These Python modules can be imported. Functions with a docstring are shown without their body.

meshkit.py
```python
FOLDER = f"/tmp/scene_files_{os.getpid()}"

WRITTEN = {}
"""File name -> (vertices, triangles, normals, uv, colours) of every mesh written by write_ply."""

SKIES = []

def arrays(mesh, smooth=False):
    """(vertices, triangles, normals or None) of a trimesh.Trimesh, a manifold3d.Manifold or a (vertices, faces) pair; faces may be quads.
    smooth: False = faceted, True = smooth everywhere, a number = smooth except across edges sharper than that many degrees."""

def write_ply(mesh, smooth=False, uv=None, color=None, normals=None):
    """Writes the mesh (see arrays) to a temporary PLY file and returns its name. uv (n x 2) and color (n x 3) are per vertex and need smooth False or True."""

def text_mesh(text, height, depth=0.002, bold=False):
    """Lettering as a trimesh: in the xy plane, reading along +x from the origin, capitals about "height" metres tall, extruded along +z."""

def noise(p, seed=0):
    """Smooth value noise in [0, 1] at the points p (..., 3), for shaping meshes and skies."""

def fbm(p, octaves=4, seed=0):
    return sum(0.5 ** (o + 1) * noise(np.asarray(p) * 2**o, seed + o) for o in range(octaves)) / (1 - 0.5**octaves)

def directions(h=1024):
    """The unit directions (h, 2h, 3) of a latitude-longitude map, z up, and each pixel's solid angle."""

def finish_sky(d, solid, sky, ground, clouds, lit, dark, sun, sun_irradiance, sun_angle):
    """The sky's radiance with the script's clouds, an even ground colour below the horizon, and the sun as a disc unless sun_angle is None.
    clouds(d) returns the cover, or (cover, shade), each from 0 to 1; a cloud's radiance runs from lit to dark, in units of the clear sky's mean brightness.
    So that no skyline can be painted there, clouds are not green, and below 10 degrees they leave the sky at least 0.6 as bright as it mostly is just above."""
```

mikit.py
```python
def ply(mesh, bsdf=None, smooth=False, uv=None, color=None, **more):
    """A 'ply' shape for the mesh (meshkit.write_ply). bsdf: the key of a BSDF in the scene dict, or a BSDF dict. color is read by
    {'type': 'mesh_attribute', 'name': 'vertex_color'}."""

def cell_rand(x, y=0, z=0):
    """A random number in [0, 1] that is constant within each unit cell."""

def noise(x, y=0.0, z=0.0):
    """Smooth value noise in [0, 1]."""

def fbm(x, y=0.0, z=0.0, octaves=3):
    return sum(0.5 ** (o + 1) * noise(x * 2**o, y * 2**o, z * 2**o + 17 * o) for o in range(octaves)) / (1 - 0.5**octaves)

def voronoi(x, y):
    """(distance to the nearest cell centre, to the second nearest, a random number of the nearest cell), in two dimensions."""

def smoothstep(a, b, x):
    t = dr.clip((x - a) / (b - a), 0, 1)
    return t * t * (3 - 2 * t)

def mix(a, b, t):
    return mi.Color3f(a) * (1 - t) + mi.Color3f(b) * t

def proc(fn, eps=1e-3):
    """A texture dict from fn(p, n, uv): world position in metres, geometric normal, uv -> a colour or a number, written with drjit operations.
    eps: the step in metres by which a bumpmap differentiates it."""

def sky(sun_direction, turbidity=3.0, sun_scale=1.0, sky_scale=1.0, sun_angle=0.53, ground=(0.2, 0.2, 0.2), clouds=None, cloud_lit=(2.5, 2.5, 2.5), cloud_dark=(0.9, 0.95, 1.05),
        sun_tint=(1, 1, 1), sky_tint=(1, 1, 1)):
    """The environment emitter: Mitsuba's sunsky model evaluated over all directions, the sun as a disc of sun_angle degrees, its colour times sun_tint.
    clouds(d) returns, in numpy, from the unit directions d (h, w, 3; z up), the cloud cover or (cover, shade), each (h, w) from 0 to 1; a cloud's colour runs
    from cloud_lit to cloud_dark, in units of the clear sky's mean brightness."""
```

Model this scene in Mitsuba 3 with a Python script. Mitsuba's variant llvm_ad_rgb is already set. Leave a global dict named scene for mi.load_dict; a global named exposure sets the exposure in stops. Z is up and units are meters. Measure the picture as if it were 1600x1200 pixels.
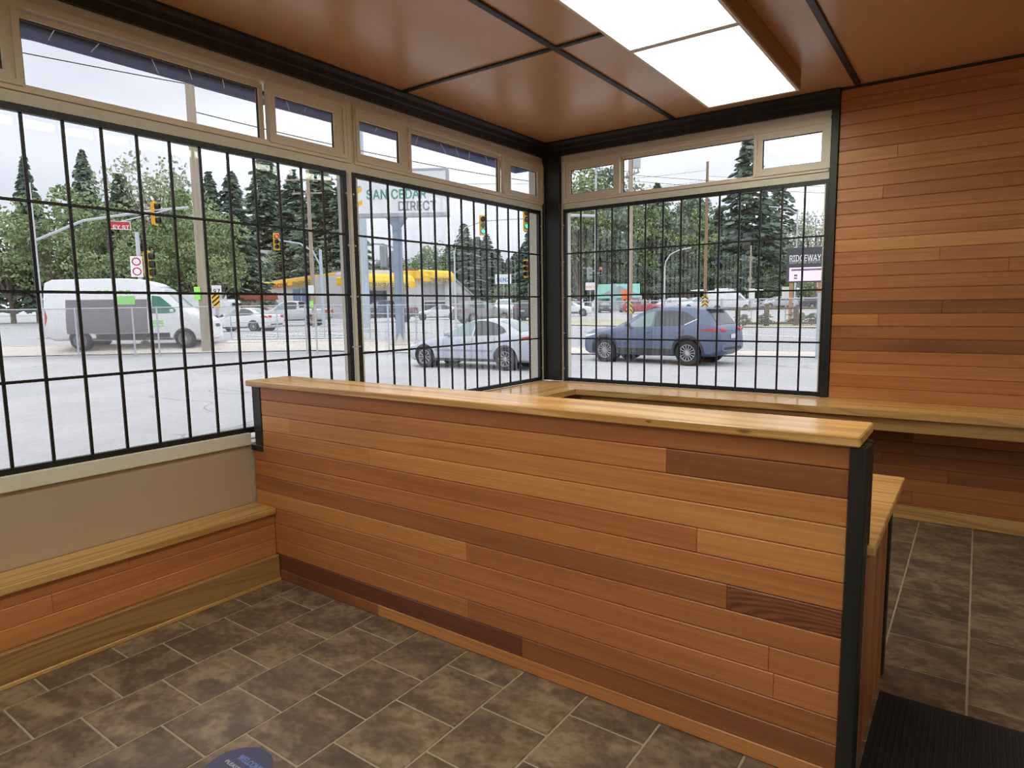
import math, numpy as np, trimesh, drjit as dr, mitsuba as mi, mikit, meshkit
from shapely.geometry import Polygon, box as sbox
from mikit import proc, noise, fbm, cell_rand, smoothstep, mix, voronoi
T = mi.ScalarTransform4f
scene, labels = {}, {}

# ---------------------------------------------------------------- camera, sky, exposure
CAM = np.array([3.174, -4.9433, 1.4336]); YAW, PITCH, ROLL, FOCAL = 0.6242, 0.1166, -0.0146, 1011.7
fw = np.array([-math.sin(YAW) * math.cos(PITCH), math.cos(YAW) * math.cos(PITCH), -math.sin(PITCH)])
rt = np.cross(fw, [0, 0, 1]); rt /= np.linalg.norm(rt); up0 = np.cross(rt, fw)
up = -math.sin(ROLL) * rt + math.cos(ROLL) * up0
scene['camera'] = {'type': 'perspective', 'fov_axis': 'x', 'fov': 2 * math.degrees(math.atan(800 / FOCAL)), 'near_clip': 0.02, 'far_clip': 2000.0,
                   'to_world': T().look_at(origin=CAM.tolist(), target=(CAM + fw).tolist(), up=up.tolist())}
exposure = 0.42

def np_fbm(d, s, seed=0):
    return meshkit.fbm((d * s).reshape(-1, 3), 4, seed).reshape(d.shape[:2])
def clouds(d):
    """An overcast: cover everywhere, brighter towards the zenith, with soft bluish-grey patches."""
    up_ = np.clip(d[..., 2], 0, 1)
    n = np_fbm(d * np.array([1, 1, 2.2]), 3.0, 3)
    n = (n - n.min()) / (n.max() - n.min())
    shade = np.clip(0.70 - 0.75 * up_ + 0.50 * (n - 0.5), 0, 1)
    return np.ones(d.shape[:2]), shade
SKY_K = 0.92
scene['sky'] = mikit.sky([0.3, -0.5, 0.8], turbidity=4.0, sun_scale=0.0, sky_scale=5.4, ground=(0.3, 0.3, 0.3), clouds=clouds,
                         cloud_lit=(2.35 * SKY_K, 2.38 * SKY_K, 2.45 * SKY_K), cloud_dark=(0.54 * SKY_K, 0.62 * SKY_K, 0.79 * SKY_K))
LAMP = (5.2, 5.4, 4.5)

# ---------------------------------------------------------------- keys and labels
_used = {}
def key(base):
    """base, base_001, base_002 ... whichever is free (parts: the full key parent__name)."""
    n = _used.get(base, -1) + 1
    _used[base] = n
    return base if n == 0 else f'{base}_{n:03d}'
def tag(k, label=None, cat=None, group=None, kind=None):
    d = labels.setdefault(k, {})
    for a, b in (('label', label), ('category', cat), ('group', group), ('kind', kind)):
        if b: d[a] = b
    return k
def thing(name, label, cat, group=None):
    return tag(key(name), label, cat, group)
def struct(name):
    return tag(key(name), kind='structure')
def obj(k, mesh, mat, smooth=False, uv=None, label=None, kind=None, **more):
    """One entry of the scene, under a free key."""
    k = key(k)
    if isinstance(mesh, dict): scene[k] = {**mesh, **more}
    else: scene[k] = mikit.ply(mesh, mat, smooth, uv, **more)
    if label or kind: tag(k, label, kind=kind)
    return k
def part(parent, name, mesh, mat, smooth=False, uv=None, label=None, kind=None, **more):
    return obj(f'{parent}__{name}', mesh, mat, smooth, uv, label, kind, **more)

# ---------------------------------------------------------------- mesh helpers
def bx(x0, x1, y0, y1, z0, z1):
    m = trimesh.creation.box((abs(x1 - x0), abs(y1 - y0), abs(z1 - z0)))
    m.apply_translation(((x0 + x1) / 2, (y0 + y1) / 2, (z0 + z1) / 2)); return m
def cbox(x0, x1, y0, y1, z0, z1, c=0.004):
    """A box with chamfered edges: the hull of its 24 shrunk corners."""
    x0, x1 = min(x0, x1), max(x0, x1); y0, y1 = min(y0, y1), max(y0, y1); z0, z1 = min(z0, z1), max(z0, z1)
    c = min(c, (x1 - x0) * .4, (y1 - y0) * .4, (z1 - z0) * .4); P = []
    for X, sx in ((x0, 1), (x1, -1)):
        for Y, sy in ((y0, 1), (y1, -1)):
            for Z, sz in ((z0, 1), (z1, -1)):
                P += [(X, Y + sy * c, Z + sz * c), (X + sx * c, Y, Z + sz * c), (X + sx * c, Y + sy * c, Z)]
    return trimesh.convex.convex_hull(np.array(P))
def join(ms): return trimesh.util.concatenate([m for m in ms])
def tube(p0, p1, r0, r1=None, n=8, caps=True):
    r1 = r0 if r1 is None else r1
    p0, p1 = np.array(p0, float), np.array(p1, float)
    z = (p1 - p0) / np.linalg.norm(p1 - p0); x = np.cross(z, [0, 0, 1] if abs(z[2]) < .9 else [1, 0, 0]); x /= np.linalg.norm(x); y = np.cross(z, x)
    a = np.arange(n) * 2 * np.pi / n
    ring = np.cos(a)[:, None] * x + np.sin(a)[:, None] * y
    V = np.vstack([p0 + ring * r0, p1 + ring * r1, [p0], [p1]]); i = np.arange(n); j = (i + 1) % n
    F = [np.stack([i, j, j + n], 1), np.stack([i, j + n, i + n], 1)]
    if caps: F += [np.stack([j, i, i * 0 + 2 * n], 1), np.stack([i + n, j + n, i * 0 + 2 * n + 1], 1)]
    return trimesh.Trimesh(V, np.vstack(F), process=False)
def path_tube(pts, r, n=8):
    pts = np.array(pts, float); rr = np.broadcast_to(np.asarray(r, float), (len(pts),))
    t = np.gradient(pts, axis=0); t /= np.linalg.norm(t, axis=1, keepdims=True)
    ref = np.array([0, 0, 1.0]) if abs(t[:, 2]).max() < .95 else np.array([.3, .9, .1])
    x = np.cross(t, ref); x /= np.linalg.norm(x, axis=1, keepdims=True); y = np.cross(t, x)
    a = np.arange(n) * 2 * np.pi / n
    V = (pts[:, None] + rr[:, None, None] * (np.cos(a)[None, :, None] * x[:, None] + np.sin(a)[None, :, None] * y[:, None])).reshape(-1, 3)
    F = []
    i = np.arange(n); j = (i + 1) % n
    for k in range(len(pts) - 1):
        a0, b0 = k * n, (k + 1) * n
        F += [np.stack([i + a0, i + b0, j + b0], 1), np.stack([i + a0, j + b0, j + a0], 1)]
    m = len(V); V = np.vstack([V, pts[:1], pts[-1:]])
    F += [np.stack([i, j, i * 0 + m], 1), np.stack([j + (len(pts) - 1) * n, i + (len(pts) - 1) * n, i * 0 + m + 1], 1)]
    return trimesh.Trimesh(V, np.vstack(F), process=False)
def prism(poly, depth):
    """A shapely polygon (or points) extruded along +z."""
    poly = poly if isinstance(poly, Polygon) else Polygon(poly)
    return trimesh.creation.extrude_polygon(poly, depth, engine='earcut')
def frame(a0, a1, b0, b1, w, d):
    """A rectangular ring in the xy plane, w wide, extruded d along +z; w may be (left, right, bottom, top)."""
    l, r, bo, t = (w,) * 4 if np.isscalar(w) else w
    return prism(Polygon([(a0, b0), (a1, b0), (a1, b1), (a0, b1)], [[(a0 + l, b0 + bo), (a1 - r, b0 + bo), (a1 - r, b1 - t), (a0 + l, b1 - t)]]), d)
def revolve(profile, n=32):
    return trimesh.creation.revolve(np.array(profile, float), sections=n)
def mat4(rows):
    m = np.eye(4); m[:3, :3] = np.array(rows, float); return m
def xf(m, M):
    m = m.copy(); m.apply_transform(M); return m
def placed(x, y, z=0, deg=0):
    return T().translate([x, y, z]).rotate([0, 0, 1], deg)
def text(s, h, depth=.004, bold=False, width=None):
    """Lettering centred on the origin of the xy plane; width, if given, is the width it is fitted to."""
    m = meshkit.text_mesh(s, h, depth, bold); b = m.bounds
    m.apply_translation((-(b[0][0] + b[1][0]) / 2, -(b[0][1] + b[1][1]) / 2, 0))
    if width: m.apply_transform(np.diag([width / (b[1][0] - b[0][0]), 1, 1, 1]))
    return m
WA = mat4([[0, 1, 0], [-1, 0, 0], [0, 0, 1]])      # (s, n, z) of the left wall -> world: s runs from the corner to the viewer
WB = mat4([[1, 0, 0], [0, -1, 0], [0, 0, 1]])      # (s, n, z) of the far wall
SZ = mat4([[1, 0, 0], [0, 0, 1], [0, 1, 0]])       # (a, b, depth) of a drawing -> (s, n, z)

_id = [0]
def plank(s0, s1, z0, z1, t=.012, tone=4, c=.0032, e=.0018):
    """A tongue-and-groove board in (s, n, z): its face stands t proud of n = 0 with bevelled long edges and eased ends.
    uv tells the wood its board number, the distance along and across it, and its tone from 0 (honey) to 9 (dark)."""
    _id[0] += 1; h = z1 - z0
    prof = [(0, 0), (t - c, 0), (t, c), (t, h - c), (t - c, h), (0, h)]
    V, F = [], []
    for s, inset in ((s0, 1), (s0 + e, 0), (s1 - e, 0), (s1, 1)):
        V += [(s, n - (e if inset and n > t / 2 else 0), z0 + q) for n, q in prof]
    for k in range(3):
        for i in range(6):
            j = (i + 1) % 6; F += [(k * 6 + i, k * 6 + j, k * 6 + 6 + j), (k * 6 + i, k * 6 + 6 + j, k * 6 + 6 + i)]
    for i in range(1, 5): F += [(0, i + 1, i), (18, 18 + i, 18 + i + 1)]
    V = np.array(V)
    m = trimesh.Trimesh(V, F, process=False); 
    if m.volume < 0: m.invert()
    f = m.faces; V2 = V[f.ravel()]
    uv = np.stack([V2[:, 0] - s0 + 50 * (_id[0] % 97), tone + .05 + np.clip(V2[:, 2] - z0, 0, .9)], 1)
    return trimesh.Trimesh(V2, np.arange(len(V2)).reshape(-1, 3), process=False), uv
def board(m, along=0, across=2, tone=3):
    """uv of the same kind for any mesh (along, across: axes), unshared vertices."""
    _id[0] += 1
    V2 = np.array(m.vertices)[np.array(m.faces).ravel()]; lo = V2.min(0)
    q = np.clip(V2[:, across] - lo[across], 0, .6) + .33 * np.clip(V2[:, 3 - along - across] - lo[3 - along - across], 0, .9)
    uv = np.stack([V2[:, along] - lo[along] + 50 * (_id[0] % 97), tone + .05 + np.clip(q, 0, .9)], 1)
    return trimesh.Trimesh(V2, np.arange(len(V2)).reshape(-1, 3), process=False), uv
def wood(parent, name, mu, mat, M=None, **k):
    m, uv = mu
    return part(parent, name, m if M is None else xf_keep(m, M), mat, False, uv, **k)
def xf_keep(m, M):
    """transform that keeps the vertex order (uv stays valid)"""
    V = np.array(m.vertices) @ M[:3, :3].T + M[:3, 3]; F = np.array(m.faces)
    if np.linalg.det(M[:3, :3]) < 0: F = F[:, ::-1]
    return trimesh.Trimesh(V, F, process=False)

# ---------------------------------------------------------------- materials
def pbr(name, color, rough=.5, **k):
    scene[name] = {'type': 'twosided', 'bsdf': {'type': 'principled', 'base_color': color if isinstance(color, dict) else {'type': 'rgb', 'value': list(color)}, 'roughness': rough, **k}}
    return name
def cedar_color(p, n, uv):
    i = dr.floor(uv.x / 50); al = uv.x - 50 * i; tn = dr.floor(uv.y); ac = uv.y - tn
    warp = fbm(al * 1.1 + i * 3.7, ac * 7 + i * 1.3, 0, 2)
    g = fbm(al * 1.6 + i * 5.1, ac * 150 + warp * 5, i, 3)
    fine = noise(al * 9 + i, ac * 700 + warp * 20, 3.0)
    broad = fbm(al * 1.4 + i * 2.1, ac * 16 + warp * 2 + i, 7.0, 2)
    # the flat-sawn board with cathedral rings (tone 8)
    q = dr.sqrt(dr.square((al - .40) * .16) + dr.square((ac - .040 + .012 * (warp - .5)) * 1.0))
    ring = dr.sin((q * 85 + warp * 5 + .6 * g) * 6.28) * .5 + .5
    t = dr.clip(tn / 9 + (broad - .5) * .22, 0, 1)
    a = mix((.64, .29, .10), (.44, .155, .052), smoothstep(0, .55, t)); c = mix(a, (.15, .05, .026), smoothstep(.5, 1, t))
    v = .78 + .34 * g + .12 * (fine - .5)
    v = dr.select(dr.abs(tn - 8) < .5, v * (.85 + .75 * ring), v)
    return c * v
KID = 0      # the board that carries the two knots: the counter top
def pine_color(p, n, uv):
    i = dr.floor(uv.x / 50); al = uv.x - 50 * i; tn = dr.floor(uv.y); ac = uv.y - tn
    warp = fbm(al * .9 + i * 3.7, ac * 5 + i * 1.3, 0, 2)
    g = fbm(al * 1.1 + i * 5.1, ac * 70 + warp * 9, i, 3)
    c = mix((.64, .365, .135), (.46, .225, .07), smoothstep(.35, .75, g)) * (1 - .065 * tn)
    k = dr.minimum(dr.sqrt(dr.square((al - 2.310) * .9) + dr.square((ac - .068) * 2.2)), dr.sqrt(dr.square((al - 2.616) * .5) + dr.square((ac - .066) * 1.6)))
    knot = smoothstep(.020, .006, k + .006 * warp)
    return mix(c, (.14, .05, .02), dr.select(dr.abs(i - KID) < .5, knot * .85, 0))
pbr('mat_cedar', proc(cedar_color), .36, specular=.4)
pbr('mat_pine', proc(pine_color), .22, specular=.55, clearcoat=.6, clearcoat_gloss=.85)
def black_wood(p, n, uv):
    g = fbm(p.x * 40 + p.y * 40, p.z * 3, 1.0, 3)
    return mix((.008, .009, .009), (.024, .024, .022), g)
pbr('mat_blackwood', proc(black_wood), .42, specular=.4)
pbr('mat_blacksteel', (.012, .011, .011), .4, specular=.4)
def tile_color(p, n, uv):
    i = dr.floor(uv.x)
    w = fbm(p.x * 5 + i * 9, p.y * 5, i, 2)
    a = fbm(p.x * 10 + i * 3.3 + w * 2.5, p.y * 15 + i * 7.7 + w, i, 5); b = fbm(p.x * 45 + i, p.y * 60, 3.0, 4)
    c = mix((.108, .072, .050), (.215, .148, .098), smoothstep(.22, .80, a + .55 * (b - .5)))
    c = mix(c, (.27, .19, .125), smoothstep(.60, .80, a + .5 * (b - .5)) * .5)
    c = mix(c, (.078, .060, .050), smoothstep(.50, .78, fbm(p.x * 6 + i * 5, p.y * 11 + i, 9.0, 4)) * .6)
    return c * (.84 + .30 * cell_rand(i, 3))
pbr('mat_tile', proc(tile_color), .38, specular=.4)
pbr('mat_grout', (.33, .26, .175), .8)
def ceil_color(p, n, uv):
    return mix((.47, .25, .112), (.54, .295, .138), fbm(p.x * 2, p.y * 2, 0, 3))
pbr('mat_ceiling', proc(ceil_color), .27, specular=.9, clearcoat=1.0, clearcoat_gloss=.93)
pbr('mat_fixture', (.33, .165, .085), .45)
pbr('mat_vinyl', (.64, .55, .44), .38)
pbr('mat_whiteframe', (.60, .56, .47), .42)
pbr('mat_wallpanel', (.40, .29, .20), .5)
pbr('mat_wallpaint', (.52, .42, .32), .7)
pbr('mat_darkgap', (.03, .02, .015), .8)
pbr('mat_darkseal', (.05, .04, .038), .6)
pbr('mat_screw', (.75, .75, .75), .3, metallic=.9)
pbr('mat_rubber', (.012, .012, .013), .75)
pbr('mat_decal', (.055, .052, .115), .45)
pbr('mat_decal_blue', (.13, .21, .55), .5)
pbr('mat_decal_white', (.55, .55, .62), .5)
scene['mat_glass'] = {'type': 'thindielectric', 'int_ior': 1.5}
# ================================================================ THE ROOM
H_CEIL = 2.85
# ---- floor: grouted square tiles in running bond
fl = struct('floor')
scene[fl] = mikit.ply(bx(0, 6.2, -8.2, 0, -.2, -.003), 'mat_grout')
TP, TX0, TY0, GW = .2865, .350, -3.810, .0042
def tile(cx0, cx1, cy0, cy1):
    _id[0] += 1
    m = cbox(cx0 + GW, cx1 - GW, cy0 + GW, cy1 - GW, -.008, 0, .0016)
    V = np.array(m.vertices)[np.array(m.faces).ravel()]
    return trimesh.Trimesh(V, np.arange(len(V)).reshape(-1, 3), process=False), np.full((len(V), 2), _id[0] + .5)
for i in range(-2, 12):
    for j in range(-6, 15):
        x0 = TX0 + i * TP; y0 = TY0 + j * TP + (TP / 2 if i % 2 == 0 else 0); x1, y1 = x0 + TP, y0 + TP
        x0, x1, y0, y1 = max(x0, .0), min(x1, 6.2), max(y0, -8.2), min(y1, 0)
        if x1 - x0 < .02 or y1 - y0 < .02: continue
        m, uv = tile(x0, x1, y0, y1); part(fl, 'tile', m, 'mat_tile', False, uv)
rest = []
for i in range(-1, 12): rest.append(bx(max(TX0 + i * TP + GW, 0), TX0 + (i + 1) * TP - GW, -8.2, TY0 - 6 * TP - .01, -.008, -.0005))
for i in range(12, 21): rest.append(bx(TX0 + i * TP + GW, min(TX0 + (i + 1) * TP - GW, 6.2), -8.2, 0, -.008, -.0005))
m = join(rest); part(fl, 'tile_field', m, 'mat_tile', False, np.full((len(m.vertices), 2), 7.5), kind='stuff')

# ---- ceiling: glossy panels with black battens
ce = struct('ceiling')
scene[ce] = mikit.ply(bx(-.1, 6.3, -8.3, .1, H_CEIL + .012, H_CEIL + .2), 'mat_darkgap')
cx = [0, 1.2, 2.45, 3.67, 4.89, 6.2]; cy = [0, -1.76, -4.2, -6.64, -8.2]
for a, b in zip(cx, cx[1:]):
    for c, d in zip(cy, cy[1:]):
        part(ce, 'panel', cbox(a + .003, b - .003, d + .003, c - .003, H_CEIL, H_CEIL + .012, .002), 'mat_ceiling')
for a in cx[1:-1]: part(ce, 'batten', cbox(a - .019, a + .019, -8.15, -.05, H_CEIL - .012, H_CEIL - .0005, .004), 'mat_blackwood')
for b in cy[1:-1]:
    for a0, a1 in ((.05, 1.181), (1.219, 1.635), (2.205, 2.431), (2.469, 3.651), (3.689, 4.871), (4.909, 6.15)):
        part(ce, 'batten', cbox(a0, a1, b - .017, b + .017, H_CEIL - .012, H_CEIL - .0005, .004), 'mat_blackwood')

# ---- walls (solid pieces around the window openings)
wl = struct('wall_left')
scene[wl] = mikit.ply(join([bx(-.16, -.012, -8.3, .2, -.25, .715), bx(-.16, -.012, -8.3, .2, 2.735, 3.05), bx(-.16, -.012, -8.3, -7.2, .715, 2.735)]), 'mat_wallpaint')
wf = struct('wall_far')
scene[wf] = mikit.ply(join([bx(.0, 6.3, .012, .16, -.25, .765), bx(.0, 6.3, .012, .16, 2.735, 3.05), bx(2.345, 6.3, .012, .16, .765, 2.735)]), 'mat_wallpaint')
wr = struct('wall_right'); scene[wr] = mikit.ply(bx(6.2, 6.35, -8.3, .1, -.25, 3.05), 'mat_wallpaint')
wn = struct('wall_near'); scene[wn] = mikit.ply(bx(-.1, 6.3, -8.35, -8.2, -.25, 3.05), 'mat_wallpaint')
# cedar boards on the far wall, right of the window and under it
rng = np.random.default_rng(5)
P = .083
tones_r = [3, 4, 3, 4, 7, 6, 3, 7, 5, 4, 4, 3, 1, 3, 3, 4, 3, 4, 3, 2, 5, 4, 4, 5, 5, 5]
for k in range(25):
    z0 = .78 + k * P; z1 = min(z0 + P, 2.835)
    if z1 - z0 < .02: break
    s, row = 2.347, []
    cuts = {6: [2.63], 7: [2.98], 16: [2.62], 19: [2.69], 11: [2.95]}.get(k, []) + [3.3 + .5 * rng.random(), 4.6 + .6 * rng.random()]
    for c, e in zip([s] + cuts, cuts + [6.2]):
        tn = tones_r[k % len(tones_r)] + (0 if c == s else int(rng.integers(-1, 3))); tn = int(np.clip(tn, 0, 9))
        wood(wf, 'plank', plank(c + .0004, e - .0004, z0 + .0006, z1 - .0006, tone=tn), 'mat_cedar', WB)
for k in range(9):
    z0 = .02 + k * P; cuts = [1.1 + .8 * rng.random(), 2.6 + .5 * rng.random(), 4.2]
    for c, e in zip([.02] + cuts, cuts + [6.2]):
        wood(wf, 'plank', plank(c + .0004, e - .0004, z0 + .0003, z0 + P - .0003, tone=int(rng.integers(4, 8))), 'mat_cedar', WB)
bb = struct('baseboard_far'); mu = board(xf(cbox(2.2, 6.2, .0125, .03, 0, .09), WB), 0, 2, 2); scene[bb] = mikit.ply(mu[0], 'mat_pine', False, mu[1])
# left wall under the glass: smooth beige panels behind the counter and over the bench
part(wl, 'panel', cbox(-.011, 0, -2.93, -.02, .02, .715, .002), 'mat_wallpanel')
part(wl, 'panel', cbox(-.011, 0, -5.2, -2.978, .395, .716, .002), 'mat_wallpanel')
part(wl, 'panel', cbox(-.011, 0, -8.2, -5.203, .395, .716, .002), 'mat_wallpanel')
# ---- crown trim, posts
def crown(L):
    """profile in (n, z) swept along s"""
    pr = [(0, 2.728), (.02, 2.728), (.02, 2.775), (.028, 2.783), (.030, 2.815), (.045, 2.835), (.045, 2.8495), (0, 2.8495)]
    return xf(prism(pr, L), mat4([[0, 0, 1], [1, 0, 0], [0, 1, 0]]))
t1 = struct('trim_1'); scene[t1] = mikit.ply(xf(crown(8.15), WA), 'mat_blackwood')
t2 = struct('trim_2'); scene[t2] = mikit.ply(xf(crown(2.345), WB), 'mat_blackwood')
t5 = struct('trim_5'); scene[t5] = mikit.ply(xf(cbox(2.347, 6.2, .0, .02, 2.836, 2.8495), WB), 'mat_blackwood')
t3 = struct('trim_3'); scene[t3] = mikit.ply(join([cbox(-.10, .165, -.026, .10, .785, 2.7275, .003), cbox(.004, .022, -.040, -.0265, .785, 2.7275, .003)]), 'mat_blackwood')   # the corner post
t4 = struct('trim_4'); scene[t4] = mikit.ply(cbox(2.298, 2.346, -.03, .05, .782, 2.7275, .003), 'mat_blackwood')

# ---- windows: storefront frame below with a grille, vinyl slider above
def window(n, M, s0, s1, casements, middle, bottom_rail):
    w = struct(f'window_{n}')
    Q = M @ SZ
    lower = [frame(s0, s1, bottom_rail, 2.728, (.034, .034, .012, .05), .09)]
    outer = frame(s0 + .01, s1 - .01, bottom_rail, 2.728, (.008, .04, .02, .05), .04); outer.apply_translation((0, 0, -.040)); lower.append(outer)
    m = join([*lower, xf(sbx(s0 + .034, s1 - .034, 2.265, 2.325, .09), np.eye(4))]); m.apply_translation((0, 0, -.098))
    part(w, 'frame', xf(m, Q), 'mat_whiteframe')
    def quad(a0, a1, b0, b1, n_): return xf_keep(trimesh.Trimesh([(a0, b0, n_), (a1, b0, n_), (a1, b1, n_), (a0, b1, n_)], [(0, 1, 2), (0, 2, 3)], process=False), Q)
    part(w, 'pane', quad(s0 + .03, s1 - .03, bottom_rail + .01, 2.27, -.055), 'mat_glass')
    m = frame(s0 + .012, s1 - .012, 2.327, 2.682, .028, .07); m.apply_translation((0, 0, -.066)); part(w, 'vinyl_frame', xf(m, Q), 'mat_vinyl')
    for (a0, a1, g0, g1, strip) in casements:
        z0, z1 = 2.345, 2.664
        out = frame(a0, a1, z0, z1, .022, .04); out.apply_translation((0, 0, -.026))
        inn = frame(a0 + .02, a1 - .02, z0 + .018, z1 - .018, (g0 - a0 - .02, a1 - .02 - g1, 2.395 - z0 - .018, z1 - .018 - 2.597), .03); inn.apply_translation((0, 0, -.026))
        k = part(w, 'sash', xf(join([out, inn]), Q), 'mat_vinyl')
        part(w, 'sash_pane', quad(g0 - .01, g1 + .01, 2.388, 2.604, -.022), 'mat_glass')
        sd = frame(g0 - .001, g1 + .001, 2.394, 2.598, .006, .006); sd.apply_translation((0, 0, -.018)); part(w, 'seal', xf(sd, Q), 'mat_darkseal')
        if strip: part(w, 'meeting_stile', xf(sbx(strip[0], strip[1], 2.396, 2.596, .012), Q @ shift(0, 0, -.019)), 'mat_darkseal')
    a0, a1 = middle
    m = frame(a0 - .024, a1 + .024, 2.340, 2.648, (.024, .024, .016, .022), .03); m.apply_translation((0, 0, -.060)); part(w, 'fixed_frame', xf(m, Q), 'mat_vinyl')
    sd = frame(a0 - .002, a1 + .002, 2.354, 2.628, .007, .008); sd.apply_translation((0, 0, -.050)); part(w, 'seal', xf(sd, Q), 'mat_darkseal')
    part(w, 'middle_pane', quad(a0 - .01, a1 + .01, 2.35, 2.632, -.053), 'mat_glass')
    return w
def sbx(a0, a1, b0, b1, d): return bx(a0, a1, b0, b1, 0, d)
def shift(x, y, z):
    m = np.eye(4); m[:3, 3] = (x, y, z); return m
WIN = {2: (WB, .165, 2.300, [(.196, .728, .262, .670, None), (1.792, 2.296, 1.850, 2.240, (1.832, 1.850))], (.738, 1.782), .765),
       1: (WA, .026, 2.170, [(.040, .612, .118, .515, None), (1.672, 2.146, 1.772, 2.112, (1.712, 1.772))], (.636, 1.652), .715),
       3: (WA, 2.170, 4.400, [(2.222, 2.748, 2.305, 2.704, None), (3.870, 4.372, 3.930, 4.300, None)], (2.780, 3.850), .715),
       5: (WA, 4.400, 7.200, [(4.430, 5.05, 4.50, 4.98, None), (6.55, 7.16, 6.62, 7.10, None)], (5.09, 6.50), .715)}
for n_, a in WIN.items(): window(n_, *a)
part('window_3', 'sill', xf(cbox(2.978, 4.40, .0, .022, .722, .788, .003), WA), 'mat_whiteframe')
part('window_5', 'sill', xf(cbox(4.402, 7.20, .0, .022, .722, .788, .003), WA), 'mat_whiteframe')

# ---- security grilles
def grille(M, s0, pitch, zt, row, label, mask0=None):
    g = thing('security_grille', label, 'window grille', 'black security grilles over the lower windows')
    s1 = s0 + 14 * pitch; zb = zt - 4 * row; Q = M @ SZ
    fr = frame(s0 - .016, s1 + .016, zb - .012, zt + .012, .030, .026); fr.apply_translation((0, 0, -.030)); part(g, 'frame', xf(fr, Q), 'mat_blacksteel')
    for k in range(1, 14):
        s = s0 + k * pitch; part(g, 'vertical_bar', xf(cbox(s - .0062, s + .0062, -.030, -.0172, zb + .0181, zt - .0181, .002), M), 'mat_blacksteel')
    for j in range(1, 4):
        z = zt - j * row; part(g, 'horizontal_bar', xf(cbox(s0 + .0142, s1 - .0142, -.0170, -.006, z - .006, z + .006, .002), M), 'mat_blacksteel')
    for s in (s0 - .0155, s1 + .0155):
        for z in np.linspace(zb + .1, zt - .12, 5):
            q = 1 if s < s0 else -1
            part(g, 'screw', xf(xf(revolve([(0, 0), (.006, 0), (.0045, .0025), (0, .0035)], 8), mat4([[1, 0, 0], [0, 0, 1], [0, 1, 0]])), M @ shift(s + q * .006, -.0039, z)), 'mat_screw', 40)
grille(WA, .0775, .1491, 2.2647, .3676, 'black bar grille over the left wall window beside the corner post')
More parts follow.
